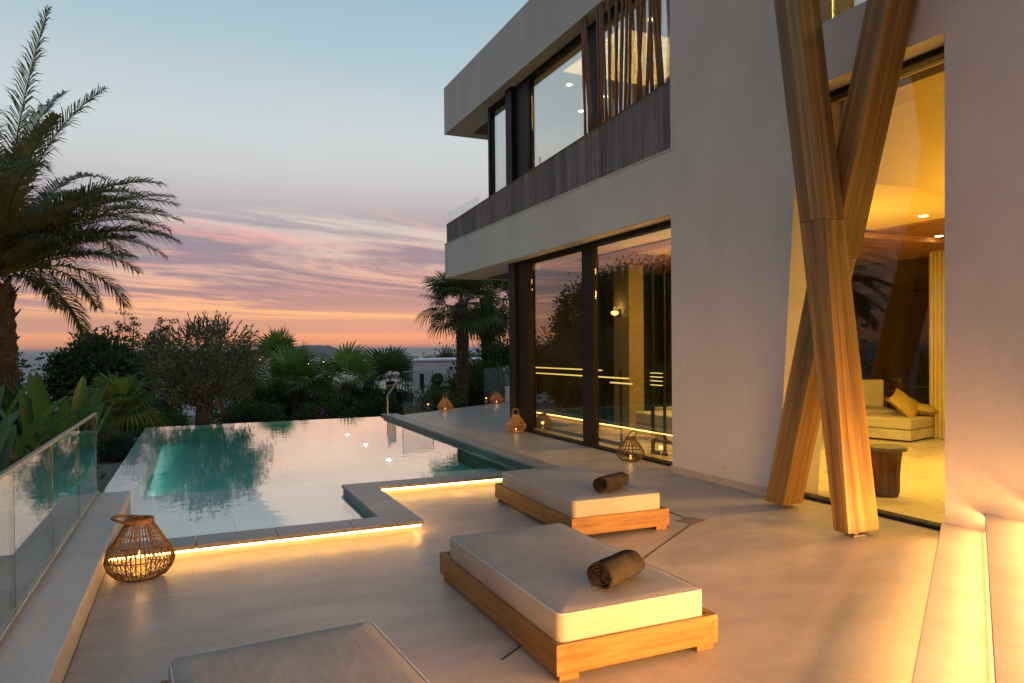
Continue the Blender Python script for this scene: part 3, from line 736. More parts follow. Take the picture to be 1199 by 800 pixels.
# ground floor sliding windows
window('sliding_window', [(6.06, 6.22, 7.8605, 12.84, 0.001, .035), (6.06, 6.22, 7.8605, 12.84, 3.33, 3.4095), (6.07, 6.165, 10.34, 10.70, .0355, 3.3295),
                          (6.08, 6.20, 7.8605, 7.90, .0355, 3.3295), (6.075, 6.18, 12.8405, 13.36, .001, 3.4095)],
       [(6.125, 6.137, 7.9005, 10.3395, .0355, 3.3295), (6.155, 6.167, 10.7005, 12.84, .0355, 3.3295)], M['glass'])
hb('corner_post', M['darkmetal'], [(6.02, 6.32, 13.361, 13.66, .001, 3.4095)], bevel=.004)
# upper windows
window('upper_window', [(6.07, 6.2, 7.8605, 12.70, 6.86, 6.9495), (6.07, 6.2, 10.16, 10.46, 4.30, 6.8595), (6.07, 6.18, 12.7005, 13.36, 4.268, 6.9495),
                        (6.08, 6.2, 13.66, 14.7, 6.84, 6.9495), (6.06, 6.24, 14.7005, 14.80, 4.268, 6.9495)],
       [(6.125, 6.137, 7.861, 10.1595, 4.268, 6.8595), (6.125, 6.137, 10.4605, 12.70, 4.268, 6.8595), (6.125, 6.137, 13.6605, 14.7, 4.268, 6.8395)], M['glass_up'], M['darkmetal'])
hb('corner_post', M['darkmetal'], [(5.985, 6.3, 13.361, 13.66, 4.268, 6.9495)], bevel=.004)
h_ = MB(); h_.tube([(6.03, 12.62, 5.14), (6.0, 12.62, 5.14), (6.0, 12.62, 5.36), (6.03, 12.62, 5.36)], .012, 6); h_.build('door_handle', M['darkmetal'], house)
# right tall window + strip window above
window('tall_window', [(6.06, 6.20, 4.0805, 5.99, .001, .035), (6.06, 6.20, 4.0805, 5.66, 4.21, 4.2695), (6.06, 6.2, 5.991, 6.03, .001, 4.2695)],
       [(6.125, 6.137, 4.0805, 5.98, .0355, 4.2095)], M['glass_tall'], M['darkmetal'])
window('strip_window', [(6.06, 6.2, 4.0805, 5.5195, 4.871, 4.90), (6.06, 6.2, 4.74, 4.82, 4.9005, 6.8995)],
       [(6.125, 6.137, 4.8205, 5.5195, 4.9005, 6.8995), (6.125, 6.137, 4.0805, 4.7395, 4.9005, 6.8995)], M['glass_up'], M['darkmetal'])
# branch poles screen
prng = random.Random(11)
bt = [688, 693, 702, 706, 709, 716, 718, 727, 734, 738, 746, 748, 752, 758, 762, 770, 776, 781]
for i in range(18):
    y = 10.18 - (10.18 - 7.93) * (i / 17) ** 1.0 + prng.uniform(-.05, .05)
    y = min(max(y, 7.92), 10.2)
    tl = prng.choice([-.16, -.08, -.04, 0.0, 0.02, .05, .10, .2]); x = 5.865 + prng.uniform(-.02, .02)
    zb = 5.178 - (y - 7.86) * .0485
    p = MB(); yt = min(max(y + tl, 7.91), 10.25)
    pts = [(x, y + (yt - y) * k / 5 + prng.uniform(-.005, .005), zb + (6.948 - zb) * k / 5) for k in range(6)]
    p.tube(pts, [.026 * prng.uniform(.8, 1.15) for _ in range(6)], 8); p.build('screen_pole', M['pole'], house, smooth=True)
# ---- interiors
hb('indoor_floor', M['floor_in'], [(XG + .0005, 13.0, -1.5, 13.9, -.3, -.001)])
hb('indoor_ceiling', M['ceilwood'], [(6.75, 13, 7.87, 13.6, 3.30, 3.385)], axis=0)
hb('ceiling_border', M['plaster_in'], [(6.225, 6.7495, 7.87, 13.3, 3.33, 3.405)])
hb('indoor_wall', M['plaster_in'], [(6.45, 13.0, 7.64, 7.84, 0, 2.2)] if False else [(12.9, 13.0, -1.5, 13.9, 0, 3.3)])
# living room right: double height by the glass, lower plaster ceiling, then wood
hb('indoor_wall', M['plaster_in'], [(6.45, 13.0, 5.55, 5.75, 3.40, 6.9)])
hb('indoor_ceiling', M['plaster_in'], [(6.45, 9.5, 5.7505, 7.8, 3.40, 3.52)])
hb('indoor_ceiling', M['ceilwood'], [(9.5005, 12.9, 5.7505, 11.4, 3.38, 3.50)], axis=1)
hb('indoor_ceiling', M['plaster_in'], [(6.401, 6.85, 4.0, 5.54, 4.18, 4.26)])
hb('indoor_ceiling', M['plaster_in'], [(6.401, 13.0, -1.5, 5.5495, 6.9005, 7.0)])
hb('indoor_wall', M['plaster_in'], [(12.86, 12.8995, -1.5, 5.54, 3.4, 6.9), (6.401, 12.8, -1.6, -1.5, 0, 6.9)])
window('garden_window', [(12.58, 12.66, 8.0, 8.06, 0, 3.3795), (12.58, 12.66, 11.3, 11.38, 0, 3.3795), (12.58, 12.66, 8.0605, 11.2995, 3.30, 3.3795)], [(12.6, 12.612, 8.0605, 11.2995, 0, 3.2995)], M['glass'], M['darkmetal'])
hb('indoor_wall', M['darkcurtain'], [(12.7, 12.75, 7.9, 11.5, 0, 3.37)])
def curtain(x0, y0, x1, y1, z0, z1, mat, folds, amp=.035, name='curtain', parent=None):
    vs, fs = [], []; n = folds * 8
    d = Vector((x1 - x0, y1 - y0, 0)); nn = Vector((-d.y, d.x, 0)).normalized()
    for i in range(n + 1):
        t = i / n; w_ = amp * math.sin(t * folds * 2 * PI)
        p = Vector((x0, y0, 0)) + d * t + nn * w_
        vs += [(p.x, p.y, z0), (p.x, p.y, z1)]
    for i in range(n): fs.append((2 * i, 2 * i + 2, 2 * i + 3, 2 * i + 1))
    return np_mesh(name, vs, fs, mat, parent, smooth=True)
tag(curtain(12.0, 8.72, 12.0, 8.35, .01, 3.37, M['curtain'], 5), 'golden curtain hanging beside the dark garden window behind the crossed timbers', 'curtain')
tag(curtain(6.5, 14.65, 6.5, 13.4, 4.28, 6.85, M['whitecurtain'], 9), 'white curtain behind the narrow upper window at the far end of the villa', 'curtain')
tag(curtain(9.6, 13.3, 10.4, 11.9, .02, 3.28, M['darkcurtain'], 9), 'dark curtain deep in the room behind the sliding windows', 'curtain')
# left living room contents
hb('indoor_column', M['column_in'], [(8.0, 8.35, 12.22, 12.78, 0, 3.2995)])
hb('back_window', M['darkmetal'], [(9.4, 9.5, 9.95, 10.03, 0, 3.2995), (9.4, 9.5, 10.75, 10.83, 0, 3.2995), (9.4, 9.5, 8.0, 12.2, 2.93, 2.98)])
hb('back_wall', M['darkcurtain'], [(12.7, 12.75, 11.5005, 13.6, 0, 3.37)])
scn = empty('wall_sconce', (7.97, 12.55, 2.35), label='small glowing wall lamp on the pale column behind the sliding window', cat='lamp')
b = MB(); b.box(7.965, 7.9995, 12.51, 12.59, 2.28, 2.44); b.build('bracket', M['darkmetal'], scn)
b = MB(); b.lathe([(.02, -.05), (.075, -.02), (.08, .02), (.05, .04)], 14, (7.88, 12.55, 2.36)); b.build('lamp_shade', M['sconce'], scn, smooth=True)
point('sconce_lamp', (7.86, 12.55, 2.44), 3, (1, .62, .22), .04)
def sofa(name, boxes, label, cat, mat):
    r = empty(name, (boxes[0][0], boxes[0][2], 0), label=label, cat=cat)
    nm = ['base', 'cushion', 'backrest']
    for i, q in enumerate(boxes):
        b = MB(); b.box(*q); b.build(nm[i], mat, r, bevel=.03 if i else .01, seg=3)
    return r
sofa('sofa', [(8.5, 9.4, 10.7, 12.1, .05, .28), (8.5, 9.1, 10.7, 12.1, .285, .46), (9.1005, 9.35, 10.7, 12.1, .285, .66)], 'long low beige sofa deep in the room behind the sliding windows', 'sofa', M['fabric_in'])
sofa('ottoman', [(7.45, 8.2, 10.0, 11.2, .06, .26), (7.45, 8.2, 10.0, 11.2, .265, .48)], 'beige block ottoman close behind the right sliding pane', 'ottoman', M['fabric_in'])
lb = empty('linear_lamp', (6.55, 12, 0), label='long glowing horizontal light bars behind the two sliding panes', cat='lamp', group='light bars in the living room')  # bars and stand are made up to imitate gold light streaks in the glass
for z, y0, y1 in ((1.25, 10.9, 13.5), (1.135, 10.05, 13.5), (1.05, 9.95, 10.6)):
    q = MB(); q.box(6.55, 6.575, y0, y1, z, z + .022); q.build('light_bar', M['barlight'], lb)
q = MB(); q.box(6.58, 6.61, 10.3, 13.45, .001, .06); q.box(6.58, 6.61, 10.3, 10.34, .0605, 1.28); q.box(6.58, 6.61, 13.41, 13.45, .0605, 1.28); q.build('stand', M['darkmetal'], lb)
l2 = empty('linear_lamp', (6.55, 9.3, 0), label='ladder-like lamp of four short glowing bars behind the right sliding pane', cat='lamp', group='light bars in the living room')  # second made-up set, for the short streaks in this pane
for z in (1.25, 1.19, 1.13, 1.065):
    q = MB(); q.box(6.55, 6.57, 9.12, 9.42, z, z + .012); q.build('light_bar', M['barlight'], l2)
q = MB(); q.box(6.575, 6.605, 9.05, 9.45, .001, .05); q.box(6.575, 6.605, 9.38, 9.44, .0505, 2.9); q.box(6.575, 6.605, 9.08, 9.12, .0505, 2.9); q.build('stand', M['darkmetal'], l2)
# right room contents
db = empty('daybed', (11.1, 8.4, 0), rz=math.radians(14), label='low two-tier beige daybed with pillows inside behind the stump table', cat='daybed')
def rb(name, mat, x0, x1, y0, y1, z0, z1, parent, bevel=.01, seg=3):
    b = MB(); b.box(x0, x1, y0, y1, z0, z1)
    d = root_loc(parent); b.v = [(x + d.x, y + d.y, z + d.z) for x, y, z in b.v]
    return b.build(name, mat, parent, bevel=bevel, seg=seg)
rb('base', M['fabric_in'], .0, 2.0, .0, .95, .03, .20, db, .012)
rb('mattress', M['fabric_in'], .0, 2.0, .0, .95, .205, .40, db, .035)
def pillow(name, loc, rot, label, s=(.56, .56, .22)):
    bm = bmesh.new(); bmesh.ops.create_grid(bm, x_segments=12, y_segments=12, size=.5)
    top = [v for v in bm.verts]
    me = bpy.data.meshes.new(name)
    vs, fs = [], []
    n = 13
    for side in (1, -1):
        for j in range(n):
            for i in range(n):
                u, v = i / (n - 1) * 2 - 1, j / (n - 1) * 2 - 1
                h = max(0, (1 - u * u)) ** .5 * max(0, (1 - v * v)) ** .5
                k = 1 - .10 * (1 - abs(u)) * abs(v) - .1 * (1 - abs(v)) * abs(u)
                vs.append((u * s[0] / 2 * k, v * s[1] / 2 * k, side * h * s[2] / 2))
    for sd_ in range(2):
        o_ = sd_ * n * n
        for j in range(n - 1):
            for i in range(n - 1):
                a = o_ + j * n + i
                fs.append((a, a + 1, a + n + 1, a + n) if sd_ == 0 else (a, a + n, a + n + 1, a + 1))
    bm.free()
    o = np_mesh(name, vs, fs, M['pillow'], smooth=True); o.location = loc; o.rotation_euler = rot
    return tag(o, label, 'pillow', 'pillows on the daybed')
pillow('pillow', (11.55, 8.85, .60), (math.radians(48), math.radians(-18), .4), 'mustard pillow leaning upright on the daybed, leftmost of the three')
pillow('pillow', (11.92, 8.80, .50), (math.radians(6), math.radians(4), .2), 'mustard pillow lying flat in front on the daybed')
pillow('pillow', (12.1, 9.25, .56), (math.radians(20), 0, -.2), 'mustard pillow half hidden at the back of the daybed')
st = empty('stump_table', (6.98, 5.58, 0), label='dark wooden stump side table just inside the tall window', cat='table')
b = MB(); b.lathe([(.12, 0.0), (.135, .05), (.14, .25), (.165, .50)], 14, (6.98, 5.58, 0)); 
b.v = [(6.98 + (x - 6.98) * (1 + .10 * math.sin(5 * math.atan2(y - 5.58, x - 6.98) + z * 3)), 5.58 + (y - 5.58) * (1 + .08 * math.cos(4 * math.atan2(y - 5.58, x - 6.98))), z) for x, y, z in b.v]
b.build('trunk_base', M['stump'], st, smooth=False)
b = MB(); b.prism([(6.98 + .215 * math.cos(a) * (1 + .08 * math.sin(3 * a)), 5.58 + .2 * math.sin(a) * (1 + .06 * math.cos(5 * a))) for a in [2 * PI * k / 22 for k in range(22)]], .5005, .545)
b.build('tabletop', M['stumptop'], st, bevel=.006)
ac = empty('armchair', (12.0, 9.9, 0), rz=math.radians(-35), label='cream cushioned armchair with light wooden frame behind the daybed', cat='chair')
rb('seat', M['fabric_in'], -.33, .33, -.32, .32, .30, .44, ac, .03)
bk = rb('backrest', M['fabric_in'], -.30, .30, .26, .40, .44, .98, ac, .04)
for sx in (-1, 1):
    t = MB(); d = ac.location
    t.tube([(d.x + sx * .36, d.y - .32, 0), (d.x + sx * .36, d.y - .34, .58), (d.x + sx * .36, d.y + .36, .62), (d.x + sx * .36, d.y + .46, .02)], .018, 8); t.build('armrest', M['palewood'], ac, smooth=True)
t = MB(); d = ac.location; t.box(d.x - .35, d.x + .35, d.y - .3, d.y + .34, .26, .2995); t.build('seat_frame', M['palewood'], ac)
# ceiling downlights (lamps the photo shows)
def downlight(x, y, z):
    q = MB(); q.lathe([(.001, 0), (.055, 0), (.055, .004), (.001, .004)], 16, (x, y, z)); q.build('downlight', M['downlight'], house)
for (x, y, z) in ((6.9, 12.6, 6.842), (7.9, 12.9, 6.842), (7.9, 13.9, 6.842), (6.75, 9.6, 6.842), (9.1, 6.69, 3.395), (10.9, 7.75, 3.375)): downlight(x, y, z)
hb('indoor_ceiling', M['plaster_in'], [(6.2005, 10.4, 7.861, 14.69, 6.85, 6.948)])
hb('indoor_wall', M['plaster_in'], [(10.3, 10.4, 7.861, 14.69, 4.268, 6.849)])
WARM = (1, .58, .15)
area('ceiling_wash', (7.9, 9.6, 1.9), 1.0, 60, (1, .56, .16), (math.radians(180), 0, 0))  # added unseen upward light, brightens the wood ceiling
area('room_lamp', (7.6, 9.9, 3.27), 1.2, 140, (1, .58, .16))
area('upper_room_lamp', (7.4, 11.0, 6.82), 2.0, 110, (1, .60, .18))
area('tall_room_lamp', (9.2, 3.2, 6.7), 1.5, 130, (1, .60, .12))
area('low_room_lamp', (8.6, 6.7, 3.37), 1.2, 200, (1, .60, .10))
area('bulkhead_wash', (7.9, 6.7, 2.0), .8, 34, (1, .58, .10), (math.radians(180), 0, 0))  # added upward fill for the lower plaster ceiling, its back to the view
area('daybed_lamp', (11.2, 8.6, 3.35), .8, 110, (1, .60, .10))
area('low_wash_lamp', (9.2, 4.3, 3.0),   .8, 170, (1, .58, .09), (math.radians(35), math.radians(25), 0))

hb('wall', M['plaster'], [(6.3205, 12.9, 13.62, 13.75, .0, 3.4085), (6.2505, 10.4, 14.72, 14.80, 4.268, 6.84)])
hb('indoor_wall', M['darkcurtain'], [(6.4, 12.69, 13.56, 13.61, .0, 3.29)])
# wall socket
sk = empty('wall_socket', (XS, 6.8, .21), label='small double steel socket low on the white wall', cat='socket')
for y in (6.875, 6.785):
    b = MB(); b.box(XS - .012, XS - .0005, y - .04, y + .04, .172, .252); b.build('socket_plate', M['socket'], sk, bevel=.003)

# ------------------------------------------------------------------ crossed timber column
xc = empty('crossed_timber_column', (5.3, 5.0, 0), label='tall X-shaped column of thick oiled timbers standing before the tall window', cat='column')
def beam(bot, top):
    """(x0, x1, y0, y1, z) at the two ends; grain along the beam"""
    b = MB(); r = [(q[0], q[2], q[4]) for q in (bot,)]
    c = []
    for q in (bot, top):
        x0, x1, y0, y1, z = q; c += [(x0, y0, z), (x1, y0, z), (x1, y1, z), (x0, y1, z)]
    b.hexa(c, 2); return b.build('beam', M['beam'], xc, bevel=.006)
beam((5.10, 5.47, 4.44, 4.60, .045), (5.10, 5.345, 4.688, 4.972, 2.77))
beam((5.10, 5.345, 4.6885, 4.972, 2.772), (5.10, 5.385, 5.20, 5.49, 6.40))
beam((5.44, 5.70, 5.53, 5.785, .045), (5.40, 5.70, 4.87, 5.12, 2.46))
beam((5.40, 5.735, 4.866, 5.10, 2.462), (5.44, 5.755, 3.79, 4.05, 6.40))
for (x, y) in ((5.27, 4.52), (5.57, 5.65)):
    b = MB(); b.box(x - .07, x + .07, y - .05, y + .05, 0.001, .012); b.box(x - .02, x + .02, y - .015, y + .015, .0125, .0445); b.build('foot_plate', M['steel'], xc)
# ------------------------------------------------------------------ sunbeds
def make_bed(label):
    r = empty('sunbed', (0, 0, 0), label=label, cat='sunbed', group='wooden sunbeds on the terrace')
    W, Lh = .99, 1.82; zb, zt, th = .038, .19, .038
    f = MB()
    f.box(0, W, 0, th, zb, zt, 0); f.box(0, W, Lh - th, Lh, zb, zt, 0)
    f.box(0, th, th + .0005, Lh - th - .0005, zb, zt, 1); f.box(W - th, W, th + .0005, Lh - th - .0005, zb, zt, 1)
    fr = f.build('frame', M['teak'], r, bevel=.003)
    # finger joints: end grain showing at the corners
    j = MB()
    for y in (-.0015, Lh - .0005):
        for x in (0.0 - .0015, W - th + .0015):
            for k in (0, 2):
                z0 = zb + .018 + k * .038
                j.box(x, x + th, y, y + .002, z0, z0 + .034, 0)
    for x in (-.0018, W - .0002):
        for y in (0, Lh - th):
            for k in (1, 3):
                z0 = zb + .006 + k * .033
                j.box(x, x + .002, y, y + th, z0, z0 + .033, 1)
    jm = j.build('corner_joints', M['teakend'], r)
    bm = bmesh.new(); bm.from_mesh(fr.data); n0 = len(bm.faces); bm.from_mesh(jm.data); bm.faces.ensure_lookup_table()
    for q in bm.faces[n0:]: q.material_index = 1
    fr.data.materials.append(M['teakend']); bm.to_mesh(fr.data); bm.free()
    jd = jm.data; bpy.data.objects.remove(jm); bpy.data.meshes.remove(jd)
    for x in (.02, W - .13):
        for y in (.012, Lh - .072):
            b = MB(); b.box(x, x + .11, y, y + .06, 0.001, zb - .0005, 0); b.build('foot', M['teak'], r, bevel=.003)
    b = MB(); b.box(.04, W - .04, .04, Lh - .04, .13, .158, 0); b.build('slat_base', M['teak'], r)
    # mattress: soft box with puffed top
    x0, x1, y0, y1, z0, z1 = .022, W - .065, .022, Lh - .12, .16, .332
    nx, ny, rad = 26, 44, .035
    vs, fs = [], []
    def ring(z, ins):
        out = []
        per = []
        cx_, cy_ = (x0 + x1) / 2, (y0 + y1) / 2
        hx, hy, cr = (x1 - x0) / 2 - ins, (y1 - y0) / 2 - ins, max(.045 - ins, .01)
        for (sx, sy, a0) in ((1, 1, 0), (-1, 1, 90), (-1, -1, 180), (1, -1, 270)):
            for k in range(6):
                a = math.radians(a0 + 90 * k / 5)
                per.append((cx_ + sx * (hx - cr) + cr * math.cos(a), cy_ + sy * (hy - cr) + cr * math.sin(a), z))
        return per
    prof = [(z0, .012), (z0 + .02, .0), (z1 - .03, 0.0), (z1 - .014, .004), (z1 - .004, .012), (z1, .026), (z1 + .004, .09), (z1 + .007, .2), (z1 + .008, .34)]
    for z, ins in prof: vs += ring(z, ins)
    n = 24
    for i in range(len(prof) - 1):
        for k in range(n):
            q = (k + 1) % n; fs.append((i * n + k, i * n + q, (i + 1) * n + q, (i + 1) * n + k))
    mt = np_mesh('mattress', vs, fs, M['mattress'], r, smooth=True)
    b = MB(); b.v = ring(z1 + .008, .34); b.f = [tuple(range(n))]; b.uv = [[(0, 0)] * n]
    # close the top in the same mesh
    bm = bmesh.new(); bm.from_mesh(mt.data); bm.verts.ensure_lookup_table()
    bm.faces.new([bm.verts[(len(prof) - 1) * n + k] for k in range(n)]).smooth = True
    bm.to_mesh(mt.data); bm.free()
    pp = ring(z1 - .006, .007)
    b = MB(); b.tube(pp, .005, 6, closed=True); b.build('piping', M['fabric'], mt, smooth=True)
    return r
def mattress_mat():
    m, nt, out = newmat('mattress_fabric'); L = nt.links.new
    tc = N(nt, 'ShaderNodeTexCoord')
    n1 = N(nt, 'ShaderNodeTexNoise'); n1.inputs['Scale'].default_value = 3; n1.inputs['Detail'].default_value = 5; L(tc.outputs['Object'], n1.inputs[0])
    r = ramp(nt, [(.3, (.31, .275, .24)), (.7, (.37, .33, .29))]); L(n1.outputs['Fac'], r.inputs[0])
    w = N(nt, 'ShaderNodeTexWave', wave_type='BANDS', bands_direction='X'); w.inputs['Scale'].default_value = 26; w.inputs['Distortion'].default_value = .3; L(tc.outputs['Object'], w.inputs[0])
    mx = N(nt, 'ShaderNodeMix', data_type='RGBA', blend_type='MULTIPLY'); mx.inputs[0].default_value = .09; L(r.outputs[0], mx.inputs[6]); L(w.outputs['Color'], mx.inputs[7])
    # soft wrinkles radiating from the near end
    mp = N(nt, 'ShaderNodeMapping'); mp.inputs['Scale'].default_value = (9, 2.2, 5); L(tc.outputs['Object'], mp.inputs[0])
    n2 = N(nt, 'ShaderNodeTexNoise'); n2.inputs['Scale'].default_value = 1.3; n2.inputs['Detail'].default_value = 3; n2.inputs['Distortion'].default_value = .8; L(mp.outputs[0], n2.inputs[0])
    n3 = N(nt, 'ShaderNodeTexNoise'); n3.inputs['Scale'].default_value = 300; L(tc.outputs['Object'], n3.inputs[0])
    ad = N(nt, 'ShaderNodeMath', operation='MULTIPLY_ADD'); ad.inputs[1].default_value = .05; L(n3.outputs['Fac'], ad.inputs[0]); L(n2.outputs['Fac'], ad.inputs[2])
    bp = N(nt, 'ShaderNodeBump'); bp.inputs['Strength'].default_value = .13; bp.inputs['Distance'].default_value = .03; L(ad.outputs[0], bp.inputs['Height'])
    b = N(nt, 'ShaderNodeBsdfPrincipled'); b.inputs['Roughness'].default_value = .95; b.inputs['Specular IOR Level'].default_value = .1
    L(mx.outputs[2], b.inputs['Base Color']); L(bp.outputs[0], b.inputs['Normal']); L(b.outputs[0], out.inputs[0])
    return m
M['mattress'] = mattress_mat()
bedA = make_bed('low teak sunbed with a brown towel in the middle of the terrace')
bedA.location = (1.625, 3.14, 0)
bedB = copy_tree(bedA); bedB['label'] = 'low teak sunbed with a brown towel close to the pool coping'
bedB.location = (2.965, 5.43, 0); bedB.rotation_euler = (0, 0, math.radians(-1.5))
bedC = copy_tree(bedA); bedC['label'] = 'sunbed with bare grey mattress and no towel, cut by the lower edge'
bedC.rotation_euler = (0, 0, math.radians(4.5)); bedC.location = (.005, 1.74, 0)

def make_towel(label):
    turns, th = 4.2, .0175; n = 120
    prof = []
    for i in range(n + 1):
        a = turns * 2 * PI * i / n; r = .012 + th * a / (2 * PI)
        prof.append((r * math.cos(a), r * math.sin(a)))
    inner = []
    for i in range(n + 1):
        a = turns * 2 * PI * i / n; r = max(.004, .012 + th * a / (2 * PI) - th * .86)
        inner.append((r * math.cos(a), r * math.sin(a)))
    Lh = .34; vs, fs = [], []
    loop = prof + inner[::-1]; m = len(loop)
    segs = 18; rnd = random.Random(2)
    for s in range(segs + 1):
        y = -Lh / 2 + Lh * s / segs; k = 1 + .02 * math.sin(s * 1.7)
        for i, (x, z) in enumerate(loop):
            w = .008 * math.sin(i * .21 + s) if s in (0, segs) else 0
            sag = .97 if z > 0 else .88
            k2 = k * (1 + .03 * math.sin(s * 2.3 + 5 * math.atan2(z, x)) + .018 * rnd.uniform(-1, 1))
            vs.append((x * k2 * 1.05, y + w + .006 * math.sin(4 * math.atan2(z, x)), z * k2 * sag))
    for s in range(segs):
        for i in range(m):
            j = (i + 1) % m; fs.append((s * m + i, s * m + j, (s + 1) * m + j, (s + 1) * m + i))
    for i in range(n):
        a, b_, c, d = i, i + 1, 2 * n + 1 - i - 1, 2 * n + 1 - i
        fs.append((d, c, b_, a)); o_ = segs * m; fs.append((o_ + a, o_ + b_, o_ + c, o_ + d))
    o = np_mesh('rolled_towel', vs, fs, M['towel'], smooth=True)
    return tag(o, label, 'towel', 'rolled towels on the sunbeds')
tA = make_towel('dark brown rolled towel on the sunbed in the middle of the terrace')
tA.location = (2.15, 3.42, .422); tA.rotation_euler = (0, math.radians(200), math.radians(-63))
tB = tA.copy(); COL.objects.link(tB); tB['label'] = 'dark brown rolled towel on the sunbed next to the pool coping'
tB.location = (3.52, 5.68, .422); tB.rotation_euler = (0, math.radians(160), math.radians(-66))

# ------------------------------------------------------------------ lanterns
def prof_r(prof, z):
    for (r0, z0), (r1, z1) in zip(prof, prof[1:]):
        if z0 <= z <= z1:
            t = (z - z0) / max(1e-6, z1 - z0); return r0 + (r1 - r0) * t
    return prof[-1][0]
def make_lantern(prof, ribs, rings, rr, mat, label, tilt, hmat, lattice=False, hsize=.12, big=False):
    r = empty('wicker_lantern', (0, 0, 0), label=label, cat='lantern', group='wicker candle lanterns on the terrace')
    top = prof[-1][1]
    b = MB()
    zs = np.linspace(prof[0][1], top, 17)
    for k in range(ribs):
        a = 2 * PI * k / ribs
        b.tube([(prof_r(prof, z) * math.cos(a), prof_r(prof, z) * math.sin(a), z) for z in zs], rr * (1.6 if big and k % 11 == 0 else 1), 4)
    for z in rings:
        q = prof_r(prof, z) + rr * .5
        b.tube([(q * math.cos(2 * PI * k / 32), q * math.sin(2 * PI * k / 32), z) for k in range(32)], rr * .95, 4, closed=True)
    if big:   # woven band low on the basket
        for s in (1, -1):
            for k in range(ribs // 2):
                a0 = 2 * PI * k / (ribs / 2)
                b.tube([((prof_r(prof, z) + .002) * math.cos(a0 + s * .22 * i / 5), (prof_r(prof, z) + .002) * math.sin(a0 + s * .22 * i / 5), z) for i, z in enumerate(np.linspace(.07, .155, 6))], rr * .6, 3)
    b.build('basket', mat, r, smooth=True)
    c = MB(); rt = prof[-1][0]
    c.lathe([(rt * .98, top - .008), (rt * 1.12, top - .004), (rt * 1.12, top + .03), (rt * .98, top + .034), (rt * .90, top + .03), (rt * .90, top - .004)], 24, cap=False)
    c.build('collar', hmat, r, smooth=False)
    c = MB(); c.lathe([(.001, .0015), (prof[0][0] + .004, .0015), (prof[0][0] + .004, .016), (.001, .016)], 24); c.build('base', hmat, r)
    h = MB()
    w = rt * .95
    pts = []
    if big:
        for k in range(13):
            a = PI * k / 12; pts.append((w * 1.25 * math.cos(a), math.sin(a) * hsize, 0))
    else:
        pts = [(w, 0, 0), (w * .95, hsize * .55, 0), (w * .8, hsize * .96, 0), (0, hsize, 0), (-w * .8, hsize * .96, 0), (-w * .95, hsize * .55, 0), (-w, 0, 0)]
    e = math.radians(tilt)
    pts = [(-y * math.cos(e), x, top + .014 + y * math.sin(e)) for x, y, _ in pts]
    h.tube(pts, .011 if big else .009, 6); h.build('handle', hmat, r, smooth=True)
    cd_ = MB(); s = 1.5 if big else .62
    cd_.lathe([(.03 * s, .017), (.03 * s, .085 * s), (.026 * s, .09 * s), (.004, .092 * s)], 14); co = cd_.build('candle', M['candle'], r, smooth=True)
    fl = MB(); fl.lathe([(.003, .092 * s), (.010, .105 * s), (.007, .125 * s), (.001, .14 * s)], 10); fl.build('flame', M['flame'], co, smooth=True)
    return r
bigp = [(.115, .004), (.175, .03), (.215, .075), (.232, .125), (.226, .17), (.195, .23), (.155, .295), (.118, .36), (.088, .405)]
L1 = make_lantern(bigp, 44, [.07, .155, .25, .33], .0042, M['rattan'], 'large dark rattan lantern at the end of the pool coping by the parapet', 8, M['rattan'], hsize=.19, big=True)
L1.location = (-.355, 5.94, 0); L1.rotation_euler = (0, 0, math.radians(-20))
smp = [(.10, .004), (.155, .03), (.195, .075), (.205, .11), (.185, .16), (.14, .23), (.10, .28), (.072, .315)]
L2 = make_lantern(smp, 20, [.04, .09, .14, .19, .245], .0055, M['rattan'], 'dark lattice lantern with tilted handle at the foot of the sliding window', 52, M['rattan'], hsize=.13)
L2.location = (5.86, 8.93, 0); L2.rotation_euler = (0, 0, math.radians(190))
smp2 = [(.10, .004), (.16, .04), (.205, .10), (.20, .14), (.165, .20), (.115, .27), (.075, .315)]
L3 = make_lantern(smp2, 22, [.05, .11, .17, .23, .28], .007, M['palewood'], 'pale lattice lantern with upright handle at the corner post of the villa', 88, M['palewood'], hsize=.135)
L3.location = (6.0, 13.22, 0); L3.rotation_euler = (0, 0, .5)
L3.location = (5.86, 13.0, 0)
L4 = copy_tree(L3); L4['label'] = 'pale lattice lantern near the trunk of the fan palm on the far terrace corner'; L4.location = (6.24, 18.45, 0); L4.rotation_euler = (0, 0, .45)
L5 = copy_tree(L3); L5['label'] = 'pale lattice lantern between the palm trunk and the villa on the far terrace edge'; L5.location = (8.43, 20.1, 0); L5.rotation_euler = (0, 0, .4)
for (x, y, z, p) in ((-.355, 5.94, .22, 1.6), (5.86, 8.93, .16, .6), (5.86, 13.0, .16, .6), (6.24, 18.45, .16, .9), (8.43, 20.1, .16, .9)):
    point('candle_lamp', (x, y, z), p, (1, .52, .13), .025)

# ------------------------------------------------------------------ drain slot and cover in the floor
dr = empty('floor_drain', (4.34, 5.6, 0), label='thin dark drain slot with a small square cover in the terrace floor', cat='drain')
def slot(p, q, w=.012):
    b = MB(); strip(p, q, w, 0.0005, .0035, b); b.build('slot', M['joint'], dr)
slot((1.49, 3.505), (4.26, 5.46)); slot((4.35, 5.66), (4.40, 6.25))
b = MB(); a = math.radians(20); q = [(-.12, -.1), (.12, -.1), (.12, .1), (-.12, .1)]
b.prism([(4.33 + x * math.cos(a) - y * math.sin(a), 5.56 + x * math.sin(a) + y * math.cos(a)) for x, y in q], .0005, .005); b.build('cover', M['drainplate'], dr)

